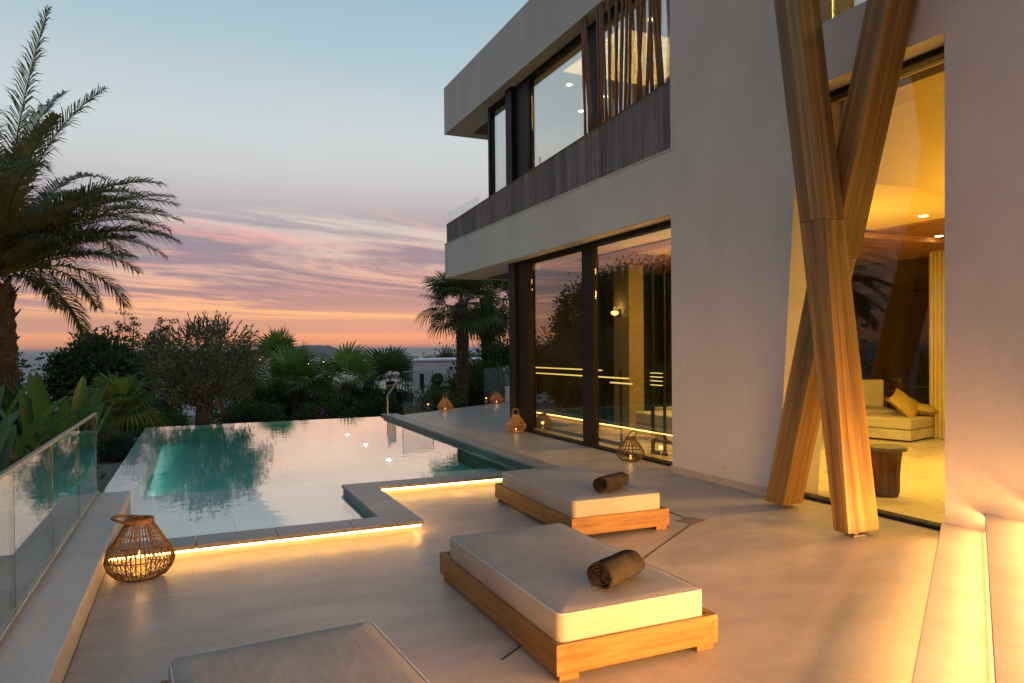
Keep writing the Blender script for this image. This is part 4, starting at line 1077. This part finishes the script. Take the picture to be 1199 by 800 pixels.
# pedestal at the far corner
b = MB(); b.lathe([(.17, 0.001), (.18, .01), (.18, .46), (.165, .48), (.001, .482)], 28, (9.1, 20.55, 0))
tag(b.build('pedestal', M['whitehouse'], None, smooth=False, bevel=.004), 'short round white pedestal beside the corner post of the villa', 'pedestal')

# ------------------------------------------------------------------ vegetation
rng = np.random.default_rng(4)
def unit(v): return v / np.maximum(1e-9, np.linalg.norm(v, axis=-1, keepdims=True))
def leaves(P, size, aspect=.42, up=.3, dirs=None):
    """rhombic folded leaf quads at points P"""
    n = len(P)
    d = unit(rng.normal(size=(n, 3)) + np.array([0, 0, up])) if dirs is None else unit(dirs + rng.normal(size=(n, 3)) * .35)
    s = unit(np.cross(d, rng.normal(size=(n, 3))))
    nn = np.cross(d, s)
    L = size * rng.uniform(.6, 1.3, (n, 1)); W = L * aspect
    a = P; b = P + d * L * .5 + s * W * .5 + nn * W * .15; c = P + d * L; e = P + d * L * .5 - s * W * .5 + nn * W * .15
    V = np.stack([a, b, c, e], 1).reshape(-1, 3)
    F = np.arange(4 * n).reshape(n, 4)
    return V, F
def cloud(center, radii, clumps, per, csize, shell=.55):
    """clumpy point cloud in an ellipsoid: (points, clump direction)"""
    u = unit(rng.normal(size=(clumps, 3))); r = rng.uniform(shell, 1.0, (clumps, 1)) ** .6
    C = u * r
    k = csize * rng.uniform(.5, 1.3, (clumps, 1, 1))
    P = C[:, None, :] * np.array(radii) + rng.normal(size=(clumps, per, 3)) * k
    D = np.repeat(u[:, None, :], per, 1)
    return P.reshape(-1, 3) + np.array(center), D.reshape(-1, 3)
def limbs(base, crown, r0, n=6, spread=.7):
    b = MB(); base = Vector(base); crown = Vector(crown)
    mid = base.lerp(crown, .5)
    b.tube([base, base.lerp(mid, .5) + Vector((.04, .02, 0)), mid], [r0 * 1.25, r0 * .95, r0 * .8], 9)
    for i in range(n):
        a = 2 * PI * i / n + .4; e = crown + Vector((math.cos(a) * spread, math.sin(a) * spread, .25 * math.sin(i * 2.1)))
        b.tube([mid - Vector((0, 0, .03)), mid.lerp(e, .5) + Vector((0, 0, .08)), e], [r0 * .55, r0 * .35, r0 * .1], 6)
    return b
def tree(name, base, center, radii, clumps, per, csize, lsize, mat, label, cat, r0=.12, bark='bark_dk', aspect=.42, group=None, shell=.5, limb=.6, core=True):
    r = empty(name, base, label=label, cat=cat, group=group)
    limbs(base, center, r0, 7, limb * min(radii[0], radii[1])).build('trunk', M[bark], r, smooth=True)
    P, D = cloud(center, radii, clumps, per, csize, shell)
    V, F = leaves(P, lsize, aspect, dirs=D * .6 + rng.normal(size=D.shape) * .5)
    np_mesh('crown', V, F, M[mat], r)
    return r
def bush(name, center, radii, clumps, per, csize, lsize, mat, label, cat='shrub', aspect=.4, group='garden shrubs around the pool', shell=.4):
    z0 = hgt(center[0], center[1])
    clumps, per = int(clumps * 1.5), int(per * 1.3)
    r = empty(name, (center[0], center[1], min(z0, center[2] - radii[2])), label=label, cat=cat, group=group)
    P, D = cloud(center, radii, clumps, per, csize, shell)
    V, F = leaves(P, lsize, aspect, dirs=D * .7 + np.array([0, 0, .3]))
    np_mesh('foliage', V, F, M[mat], r)
    limbs(r.location, (center[0], center[1], center[2]), .03, 6, .6 * radii[0]).build('stem', M['bark_dk'], r)
    return r

def fan_leaf(o, d, up, L, petiole, nseg=26, span=math.radians(230), droop=.25):
    """one fan palm leaf: petiole then radiating blades; returns verts, quads"""
    d = d / np.linalg.norm(d); s = np.cross(d, up); s /= np.linalg.norm(s) + 1e-9; n = np.cross(s, d)
    V, F = [], []
    p1 = o + d * petiole * .55 + n * petiole * .03; p2 = o + d * petiole - np.array([0, 0, petiole * .06])
    w = .014
    for p in (o, p1, p2): V += [p - s * w, p + s * w]
    F += [(0, 1, 3, 2), (2, 3, 5, 4)]
    h = p2
    for k in range(nseg):
        a = -span / 2 + span * k / (nseg - 1)
        bd = d * math.cos(a) + s * math.sin(a)
        bs = -d * math.sin(a) + s * math.cos(a)
        l = L * (1 - .22 * abs(a) / (span / 2)) * rng.uniform(.9, 1.05)
        hw = l * .55 * span / nseg * .52
        m_ = h + bd * l * .55 + n * (.05 * l * ((k % 2) * 2 - 1)) * .25 + n * .06 * l
        dr = droop * l * rng.uniform(.6, 1.4)
        t = h + bd * l * (1 - .12 * droop) - np.array([0, 0, dr])
        q = h + bd * l * .80 + n * .05 * l - np.array([0, 0, dr * .35])
        b0 = len(V)
        V += [h + bd * .03, m_ + bs * hw, m_ - bs * hw, q + bs * hw * .62, q - bs * hw * .62, t + bs * .004, t - bs * .004]
        F += [(b0, b0 + 1, b0 + 2, b0), (b0 + 1, b0 + 3, b0 + 4, b0 + 2), (b0 + 3, b0 + 5, b0 + 6, b0 + 4)]
    return V, F
def fan_crown(c, n, L, petiole, elev=(-40, 80), mat='g_fan', parent=None, droop=.25, name='crown', nseg=26, azr=None):
    Q = []; T = []; VV = []
    base = 0
    for i in range(n):
        az = 2.399963 * i + rng.uniform(-.3, .3)
        e = math.radians(elev[1] + (elev[0] - elev[1]) * (i + .5) / n + rng.uniform(-9, 9))
        d = np.array([math.cos(az) * math.cos(e), math.sin(az) * math.cos(e), math.sin(e)])
        up = np.array([0, 0, 1.0]) if abs(d[2]) < .95 else np.array([1.0, 0, 0])
        tw = rng.uniform(-.5, .5); up = up + np.array([math.sin(az), -math.cos(az), 0]) * tw
        V, F = fan_leaf(np.array(c) + d * .05, d, up, L * rng.uniform(.82, 1.1), petiole * rng.uniform(.75, 1.15), nseg=nseg, droop=droop * (1.6 if e < 0 else 1))
        VV += V
        for f in F:
            if f[0] == f[3]: T.append((f[0] + base, f[1] + base, f[2] + base))
            else: Q.append(tuple(x + base for x in f))
        base += len(V)
    me = bpy.data.meshes.new(name)
    d = root_loc(parent)
    me.from_pydata([(v[0] - d.x, v[1] - d.y, v[2] - d.z) for v in VV], [], Q + T)
    me.materials.append(M[mat]); me.update()
    o = bpy.data.objects.new(name, me); COL.objects.link(o); o.parent = parent
    return o
def fan_trunk(base, top, r0, r1, parent, mat='bark', rough=.012):
    b = MB(); n = 34; pts = []; rad = []
    for i in range(n + 1):
        t = i / n; p = Vector(base).lerp(Vector(top), t); p.x += .05 * math.sin(t * 3)
        pts.append(p); rad.append(r0 + (r1 - r0) * t + (rough if i % 2 else 0))
    b.tube(pts, rad, 14)
    # leaf-base scars
    for i in range(int((top[2] - base[2]) * 26)):
        t = random.random(); p = Vector(base).lerp(Vector(top), t); a = random.random() * 2 * PI; rr = r0 + (r1 - r0) * t
        c = p + Vector((math.cos(a), math.sin(a), 0)) * rr; o_ = Vector((math.cos(a), math.sin(a), .9)) * (.035 + rough)
        s = Vector((-math.sin(a), math.cos(a), 0)) * .04
        b.quad([c - s, c + s, c + s * .4 + o_, c - s * .4 + o_])
    return b.build('trunk', M[mat], parent)
def far(p, k):
    return (p[0] * k, p[1] * k, H + (p[2] - H) * k)
def fan_palm(name, base, top, r, n, L, pet, label, mat='g_fan', elev=(-40, 80), droop=.25, skirt=0, group='fan palms in the garden', k=1.0):
    base, top, r, L, pet = far(base, k), far(top, k), r * k, L * k, pet * k
    o = empty(name, base, label=label, cat='palm', group=group)
    fan_trunk(base, top, r * 1.1, r, o)
    fan_crown(top, n, L, pet, elev, mat, o, droop)
    if skirt: fan_crown((top[0], top[1], top[2] - .15), skirt, L * .9, pet * .7, (-88, -50), 'g_dry', o, .15, name='dead_leaves')
    return o

# date palm on the left (feather fronds)
def frond(c, az, el, L, nleaf=62, ll=.50, curve=1.0, rach=.022):
    V, F, T = [], [], []
    d0 = np.array([math.cos(az) * math.cos(el), math.sin(az) * math.cos(el), math.sin(el)])
    side = np.array([-math.sin(az), math.cos(az), 0.0])
    pts = []; p = np.array(c, float); e = el; st = 24
    for i in range(st + 1):
        t = i / st; pts.append(p.copy())
        e = el - curve * (t ** 1.5) * 1.25
        d = np.array([math.cos(az) * math.cos(e), math.sin(az) * math.cos(e), math.sin(e)])
        p = p + d * L / st
    pts = np.array(pts)
    for i in range(st):   # rachis as a flat three-sided strip
        t = i / st; w0 = rach * (1 - t) + .004; w1 = rach * (1 - t - 1 / st) + .004
        b0 = len(V); V += [pts[i] - side * w0, pts[i] + side * w0, pts[i + 1] + side * w1, pts[i + 1] - side * w1, pts[i] - np.array([0, 0, w0 * 1.4]), pts[i + 1] - np.array([0, 0, w1 * 1.4])]
        F += [(b0, b0 + 1, b0 + 2, b0 + 3), (b0 + 1, b0 + 4, b0 + 5, b0 + 2), (b0 + 4, b0, b0 + 3, b0 + 5)]
    for k in range(nleaf):
        t = .14 + .86 * (k + .5) / nleaf; f = t * st; i = min(int(f), st - 1); q = pts[i] + (pts[i + 1] - pts[i]) * (f - i)
        tan = unit(pts[i + 1] - pts[i]); nrm = np.cross(tan, side); nrm = nrm if nrm[2] > 0 else -nrm
        l = ll * (math.sin(PI * min(1, .18 + .82 * t)) ** .55 * .85 + .18) * rng.uniform(.85, 1.12)
        for s in (1, -1):
            dv = unit(tan * (.62 + .35 * t) + side * s * (.9 - .25 * t) + nrm * rng.uniform(-.05, .55))
            wv = unit(np.cross(dv, nrm)) * .013
            m_ = q + dv * l * .5; tip = q + dv * l - np.array([0, 0, .28 * l * rng.uniform(.4, 2.0)])
            b0 = len(V); V += [q - wv * .8, q + wv * .8, m_ + wv, m_ - wv, tip]
            F.append((b0, b0 + 1, b0 + 2, b0 + 3)); T.append((b0 + 3, b0 + 2, b0 + 4))
    return V, F, T
def date_palm(base, crown, label):
    o = empty('date_palm', base, label=label, cat='palm')
    fan_trunk(base, (crown[0], crown[1], crown[2] - .2), .25, .26, o, rough=.03)
    # pointed stubs of cut leaves up the trunk
    b = MB(); hh = crown[2] - base[2]
    for i in range(170):
        t = i / 170; a = 2.39996 * i; p = Vector(base).lerp(Vector(crown), t); r = .26
        c = Vector((p.x + r * math.cos(a), p.y + r * math.sin(a), p.z - .1)); s = Vector((-math.sin(a), math.cos(a), 0)) * .06
        l = .06 + (.16 if t > .80 else .05) * random.random() * 1.5; u = Vector((math.cos(a) * .8, math.sin(a) * .8, .9)).normalized() * l
        b.quad([c - s, c + s, c + s * .5 + u, c - s * .5 + u]); b.quad([c - s + Vector((0, 0, -.05)), c + s + Vector((0, 0, -.05)), c + s * .5 + u, c - s * .5 + u])
    b.build('leaf_stubs', M['bark'], o)
    VV, FF, TT = [], [], []; base_i = 0
    def addf(az, el, L, cv):
        nonlocal base_i
        V, F, T = frond(np.array(crown) + np.array([math.cos(az), math.sin(az), 0]) * .15, az, el, L, curve=cv, nleaf=92, ll=.56)
        VV.extend(V); FF.extend([tuple(x + base_i for x in f) for f in F]); TT.extend([tuple(x + base_i for x in f) for f in T]); base_i += len(V)
    ra = math.radians(-24)   # direction that shows to the right in the view
    for i in range(104):
        u_ = (i + .5) / 104; az = 2.399963 * i + rng.uniform(-.2, .2); el = math.radians(88 - 80 * u_ ** .85 + rng.uniform(-7, 7))
        dv = (az - ra + PI) % (2 * PI) - PI
        if abs(dv) < math.radians(62) and not (math.radians(30) < el < math.radians(56) and i % 3): continue
        addf(az, el, (4.5 - 1.3 * min(1, u_ * 1.6)) * rng.uniform(.85, 1.06), rng.uniform(.5, .8) + .45 * u_)
    for az, el, L_, cv in ((-.1, 84, 4.9, .22), (.12, 79, 4.0, .62), (-.55, 68, 3.4, .7), (.0, 54, 3.6, .95), (-.25, 48, 3.6, 1.0), (.3, 46, 3.4, .95), (-.05, 42, 3.4, .85), (.2, 36, 3.1, .8),
                           (.05, 27, 2.5, .42), (.4, 24, 2.2, .5), (-.5, 26, 2.3, .6), (.6, 55, 3.6, 1.0), (-.75, 53, 3.6, 1.05), (.8, 48, 3.4, 1.0)):
        addf(ra + az, math.radians(el), L_, cv)
    me = bpy.data.meshes.new('crown'); d = root_loc(o)
    me.from_pydata([(v[0] - d.x, v[1] - d.y, v[2] - d.z) for v in VV], [], FF + TT); me.materials.append(M['g_palm']); me.update()
    c = bpy.data.objects.new('crown', me); COL.objects.link(c); c.parent = o
    return o
date_palm((-3.18, 16, -.75), (-3.26, 16, 3.12), 'big feathery date palm with a rough scaly trunk at the left end of the garden')

# Washingtonia and companions at the far terrace corner
fan_palm('fan_palm', (7.96, 22.0, -.6), (8.03, 22.0, 3.12), .19, 38, .80, .78, 'tall fan palm with a slim scaly trunk between two pale lanterns', 'g_fan_dk', (-38, 80), .16)
fan_palm('fan_palm', (10.4, 25.5, -.7), (10.3, 25.5, 3.6), .26, 34, .95, .95, 'dark shaggy fan palm with hanging dead leaves right beside the villa corner', 'g_fan_dk', (-50, 78), .2, skirt=30)
fan_palm('fan_palm', (-1.55, 19.4, -.75), (-1.58, 19.4, .30), .13, 22, .75, .45, 'small bright green fan palm at the left corner of the pool', 'g_fan', (-25, 80), .18)
fan_palm('fan_palm', (2.35, 22.4, -.75), (2.33, 22.4, 1.40), .14, 10, .80, .34, 'taller fan palm with upright leaves rising behind the infinity edge', 'g_fan', (18, 86), .05, k=1.75)
fan_palm('fan_palm', (2.70, 20.8, -.75), (2.70, 20.8, .72), .15, 15, .92, .46, 'broad bright fan palm with pointed leaves, right of the olive tree', 'g_fan', (-12, 82), .07, k=1.75)
fan_palm('fan_palm', (4.1, 20.9, -.75), (4.08, 20.9, .72), .13, 13, .92, .55, 'open fan palm with spread leaves before the far plain, middle of the row', 'g_fan', (-12, 72), .07, k=1.75)
fan_palm('fan_palm', (5.55, 21.6, -.75), (5.55, 21.6, .70), .13, 14, .88, .5, 'fan palm left of the white neighbour house, last of the garden row', 'g_fan_dk', (-12, 78), .08, k=1.75)

def sprigs(c, radii, n, L, mat, lsize, parent, name='sprigs'):
    P, D = [], []; b = MB(); rn = random.Random(21)
    for i in range(n):
        a = rn.uniform(0, 2 * PI); e = math.radians(rn.uniform(5, 85)); u = Vector((math.cos(a) * math.cos(e), math.sin(a) * math.cos(e), math.sin(e)))
        p = Vector(c) + Vector((u.x * radii[0], u.y * radii[1], u.z * radii[2])) * rn.uniform(.8, .95); d = (u + Vector((rn.uniform(-.4, .4), rn.uniform(-.4, .4), rn.uniform(0, .7)))).normalized(); l = L * rn.uniform(.5, 1.2)
        b.tube([p, p + d * l], [.007, .003], 3)
        for k in range(int(16 * l / L)):
            P.append(p + d * l * (k + 1) / (16 * l / L)); D.append(d)
    V, F = leaves(np.array(P), lsize, .34, dirs=np.array(D)); k = len(V)
    T = [[i + k for i in f] + ([f[2] + k] if len(f) == 3 else []) for f in b.f if len(f) == 4]
    np_mesh(name, np.concatenate([V, np.array(b.v)]), np.concatenate([F, np.array(T)]), M[mat], parent)
ol = tree('olive_tree', (.20, 19.6, -.75), (.34, 19.6, 1.22), (1.42, 1.3, .95), 120, 95, .16, .105, 'g_olive', 'round silvery olive tree with a thick trunk behind the infinity edge', 'tree', r0=.21, aspect=.3, shell=.25)
sprigs((.34, 19.6, 1.22), (1.42, 1.3, .95), 90, .42, 'g_olive', .105, ol)
# fine sprays at the top of the olive
tree('olive_tree', (.9, 21.4, -.75), (.55, 21.4, 1.55), (1.2, .9, .7), 60, 60, .15, .10, 'g_olive', 'loose twiggy olive tree rising behind the round one', 'tree', r0=.08, aspect=.3, shell=.3)
sprigs((.55, 21.4, 1.55), (1.2, .9, .7), 70, .55, 'g_olive', .10, [o for o in COL.objects if o.get('label') == 'loose twiggy olive tree rising behind the round one'][0])
tree('broadleaf_tree', (-3.6, 35, -2.3), (-3.5, 35, .55), (1.9, 1.5, 1.65), 190, 90, .27, .2, 'g_dark', 'dark leafy tree spreading just right of the date palm trunk', 'tree', r0=.12, aspect=.5)
# umbel stalks
def umbels():
    k = 1.6; rn = random.Random(9)
    o = empty('flowering_shrub', far((-1.3, 21.2, -.75), k), label='thin dry flower stalks with round heads standing against the sunset', cat='shrub')
    b = MB(); P = []
    for i in range(17):
        x = -1.95 + 2.0 * rn.random(); y = 21.2 + rn.uniform(-.4, .4); zt = rn.uniform(1.95, 2.6); lx = rn.uniform(-.15, .35)
        B_, T_ = Vector(far((x, y, -.6), k)), Vector(far((x + lx, y, zt), k))
        b.tube([B_, B_.lerp(T_, .5) + Vector((-.05, 0, 0)), T_], [.02, .015, .010], 5)
        for q in range(3):
            e = T_ + Vector((rn.uniform(-.26, .26), rn.uniform(-.2, .2), rn.uniform(-.45, .12)))
            b.tube([B_.lerp(T_, .82), e], [.009, .007], 4); P.append(e)
    b.build('stem', M['bark_dk'], o)
    PP = np.concatenate([np.array(p)[None] + rng.normal(size=(30, 3)) * np.array([.085, .085, .045]) for p in P])
    V, F = leaves(PP, .10, .6); np_mesh('flower_heads', V, F, M['g_dark'], o)
umbels()
# low hedging plants behind the pool
spots = [(-.9, 19.6, -.25, .7, 'g_dark', 'dark shrub under the small bright fan palm'), (1.45, 20.0, -.2, .7, 'g_dark', 'dark shrub right of the olive trunk'), (3.35, 19.9, -.3, .65, 'g_dark', 'low shrub with magenta flowers between two fan palms'),
         (4.8, 20.3, -.3, .7, 'g_dark', 'low shrub before the last fan palm of the row'), (2.1, 22.9, .05, .8, 'g_dark', 'shrub under the upright fan palm'), (-1.0, 22.8, .55, 1.2, 'g_dark', 'tall dark shrub behind the olive tree'),
         (6.35, 20.0, -.1, .62, 'g_olive', 'grey green shrub at the end of the glass balustrade'), (3.6, 24.4, .15, 1.0, 'g_dark', 'dark shrub deep behind the open fan palm'), (1.0, 23.8, .35, 1.2, 'g_dark', 'large dark shrub behind the twiggy olive'), (4.9, 23.6, -.05, .95, 'g_dark', 'dark shrub filling the gap behind the last two fan palms'),
         (5.9, 22.3, -.2, .7, 'g_dark', 'low dark shrub between the last fan palm and the white neighbour house'), (2.9, 23.2, -.05, .9, 'g_dark', 'dark shrub filling the gap behind the broad bright fan palm')]
for x, y, z, r, m, lab in spots:
    (x, y, z), r = far((x, y, z), 1.7), r * 1.7
    bush('garden_shrub', (x, y, z), (r, r * .8, r * .62), 60, 80, .22, .17, m, lab)
for x, y, z, r, lab in ((-1.95, 18.0, -.32, .48, 'rounded grey green shrub on the gravel, left of the pool'), (-1.42, 16.9, -.35, .36, 'smaller rounded grey shrub on the gravel next to the pool edge')):
    bush('lavender_shrub', (x, y, z), (r, r, r * .8), 60, 60, .07, .07, 'g_grey', lab, aspect=.25, shell=.5)
# flowers in the magenta shrub
P = np.array([far((3.1, 19.2, .0), 1.7)]) + rng.normal(size=(26, 3)) * np.array([.2, .17, .14])
for o in list(COL.objects):
    if o.get('label') == 'low shrub with magenta flowers between two fan palms':
        V, F = leaves(P, .10, .8); np_mesh('flowers', V, F, M['g_flower'], o)
# right group near the villa
for x, y, z, rx, rz, lab in ((8.9, 23.3, .1, .8, .95, 'dark bush right of the slim palm trunk'), (10.2, 23.6, .5, 1.2, 1.5, 'tall dark bush filling the gap beside the villa corner'), (7.0, 21.6, -.35, .6, .5, 'low dark bush at the foot of the slim fan palm')):
    bush('garden_shrub', (x, y, z), (rx, .9, rz), 70, 60, .2, .13, 'g_dark', lab)
yu = empty('yucca', (7.72, 23.6, -.7), label='dark yucca with a round tuft on a stem before the white neighbour house', cat='plant')
b = MB(); b.tube([(7.72, 23.6, -.7), (7.74, 23.6, .2), (7.72, 23.6, .55)], [.10, .08, .05], 8); b.build('stem', M['bark'], yu)
V0 = []; P = np.repeat(np.array([[7.73, 23.6, .22]]), 90, 0) + rng.normal(size=(90, 3)) * .03
V, F = leaves(P, .42, .12, up=-.1); np_mesh('leaves', V, F, M['g_fan_dk'], yu)
P = np.array([[7.72, 23.6, .62]]) + unit(rng.normal(size=(700, 3))) * np.array([.17, .17, .19]); V, F = leaves(P, .08, .5); np_mesh('tuft', V, F, M['g_dark'], yu)

# paddle-leaf plants on the left
def paddle(o, d0, L, Wd, pet, curl, fold=.25):
    """stalk + paddle blade; returns verts, faces"""
    V, F = [], []
    d0 = Vector(d0).normalized(); s = d0.cross(Vector((0, 0, 1))).normalized() if abs(d0.z) < .98 else Vector((1, 0, 0))
    p = Vector(o); d = d0.copy(); n = 12
    def row(p, d, w, f):
        nn = s.cross(d).normalized()
        return [p - s * w + nn * w * f, p - s * w * .5 + nn * w * f * .35, p, p + s * w * .5 + nn * w * f * .35, p + s * w + nn * w * f]
    for i in range(5):
        V += row(p, d, .018 * (1 - i * .12), .3); p = p + d * pet / 4 if i < 4 else p
    for i in range(n + 1):
        t = i / n; w = Wd * (math.sin(PI * min(1, .10 + .90 * t)) ** .6) * (1 - t * .25) + .004
        if i == n: w = .006
        rs = math.sin(i * 2.3) * .012
        V += row(p, d, w, fold + rs)
        d = (d + Vector((0, 0, -curl / n))).normalized(); p = p + d * L / n
    rows = 5 + n + 1
    for i in range(rows - 1):
        for k in range(4):
            a = i * 5 + k; F.append((a, a + 1, a + 6, a + 5))
    return [tuple(v) for v in V], F
def paddle_plant(base, n, L, Wd, pet, label, name='bird_of_paradise_plant', el=(55, 85), curl=(.4, 1.2), mat='g_big', az0=0, azs=2 * PI, spread=.12):
    o = empty(name, base, label=label, cat='plant', group='paddle-leaf plants behind the glass fence')
    VV, FF = [], []
    for i in range(n):
        az = az0 + azs * ((i * .618) % 1.0); e = math.radians(random.uniform(*el))
        d = (math.cos(az) * math.cos(e), math.sin(az) * math.cos(e), math.sin(e))
        bp = (base[0] + math.cos(az) * spread, base[1] + math.sin(az) * spread, base[2])
        V, F = paddle(bp, d, L * random.uniform(.75, 1.1), Wd * random.uniform(.8, 1.1), pet * random.uniform(.7, 1.15), random.uniform(*curl))
        k = len(VV); VV += V; FF += [tuple(x + k for x in f) for f in F]
    np_mesh('leaves', VV, FF, M[mat], o, smooth=True)
    b = MB(); b.lathe([(.09, -.05), (.07, .2), (.03, .4)], 8, base); b.build('stem', M['bark'], o)
    return o
paddle_plant((-2.15, 7.6, -.75), 16, .80, .16, 1.1, 'lush paddle-leaf plant at the left edge, nearest to the glass fence', el=(66, 86), curl=(.8, 1.7), az0=1.2, azs=4.0)
paddle_plant((-2.25, 9.2, -.75), 15, .85, .15, 1.2, 'paddle-leaf plant with arching leaves under the date palm trunk', el=(60, 86), curl=(.5, 1.5), az0=.9, azs=4.4)
paddle_plant((-1.85, 12.8, -.75), 14, .95, .13, 1.15, 'upright paddle-leaf plant above the end of the glass fence', el=(62, 88), curl=(.1, .6))
paddle_plant((-2.75, 11.2, -.75), 14, 1.0, .16, 1.3, 'tall paddle-leaf plant in front of the date palm trunk', el=(52, 86), curl=(.4, 1.4))
bush('garden_shrub', (-2.7, 14.2, .0), (.9, .9, .85), 60, 60, .2, .12, 'g_dark', 'dark shrub at the foot of the date palm')
bush('garden_shrub', (-2.2, 10.3, -.3), (.7, 1.2, .5), 50, 60, .2, .12, 'g_dark', 'low dark undergrowth shrub between the paddle-leaf plants')
bush('garden_shrub', (-2.3, 6.2, -.45), (.9, 1.2, .5), 60, 60, .2, .12, 'g_dark', 'low dark shrub behind the nearest glass panels')
# trees further left whose reflections stand in the sliding windows
for x, y, zc, rx, rz, lab in ((-10.2, 34.5, 2.4, 2.6, 3.9, 'tall dark broadleaf tree deep behind the date palm crown'), (-11.2, 31, 2.6, 2.8, 4.2, 'tallest dark broadleaf tree left of the date palm'),
                              (-11.5, 24.0, 2.0, 2.5, 3.4, 'spreading dark broadleaf tree farthest left in the garden'), (-12.2, 41, 2.2, 3.0, 4.0, 'dark broadleaf tree standing deepest of the left group'), (-9.3, 39, .3, 1.9, 1.9, 'low round dark tree at the end of the left group')):
    tree('broadleaf_tree', (x, y, hgt(x, y) - .1), (x, y, zc), (rx, rx, rz), 240, 90, .36, .24, 'g_dark', lab, 'tree', r0=.2, aspect=.5, group='tall trees left of the garden')

# ------------------------------------------------------------------ neighbour house
nb = empty('neighbour_house', (11, 33, -1), label='low flat-roofed white house beyond the fan palm trunk', cat='house')
b = MB(); b.prism([(9.25, 31.8), (14.5, 31.8), (16.5, 38), (11.6, 38)], -2.6, 1.12)
b.build('wall', M['whitehouse'], nb, bevel=.02)
b = MB(); b.prism([(9.17, 31.72), (14.6, 31.72), (16.6, 38.1), (11.55, 38.1)], 1.1205, 1.20); b.build('roof_edge', M['whitehouse'], nb, bevel=.01)
b = MB(); b.box(9.55, 9.75, 31.79, 31.799, -.15, .55); b.build('window', M['darkmetal'], nb)
b = MB(); b.box(11.0, 11.12, 31.77, 31.799, .75, .85); b.build('wall_lamp', M['darkmetal'], nb)
bush('garden_shrub', (12.2, 30.6, .05), (1.2, .8, .9), 60, 60, .22, .13, 'g_dark', 'dark hedge shrub in front of the white neighbour house')
bush('garden_shrub', (14.6, 41, .35), (2.8, 1.5, 1.0), 90, 60, .25, .18, 'g_dark', 'dark tree crowns peeping over the white neighbour house')

# ------------------------------------------------------------------ evening haze over the plain
def haze_mat():
    m, nt, out = newmat('haze_air')
    v = N(nt, 'ShaderNodeVolumePrincipled'); v.inputs['Color'].default_value = (.86, .80, .84, 1); v.inputs['Density'].default_value = HAZE; v.inputs['Anisotropy'].default_value = .2
    nt.links.new(v.outputs[0], out.inputs['Volume']); return m
HAZE = 4e-5
if HAZE:
    b = MB(); b.box(-95000, 95000, -95000, 95000, -73, 130)
    tag(b.build('haze', haze_mat()), kind='stuff')
# ------------------------------------------------------------------ render settings
sc.view_settings.view_transform = 'Standard'; sc.view_settings.look = 'None'; sc.view_settings.exposure = 0.12; sc.view_settings.gamma = 1.0
sc.view_settings.use_curve_mapping = False
sc.render.engine = 'CYCLES'
cy = sc.cycles
cy.use_denoising = True
try: cy.denoiser = 'OPENIMAGEDENOISE'
except Exception: pass
cy.max_bounces = 7; cy.diffuse_bounces = 3; cy.glossy_bounces = 4; cy.transparent_max_bounces = 16; cy.transmission_bounces = 4
cy.sample_clamp_indirect = 6.0; cy.sample_clamp_direct = 0.0
cy.caustics_reflective = False; cy.caustics_refractive = False
cy.use_light_tree = True
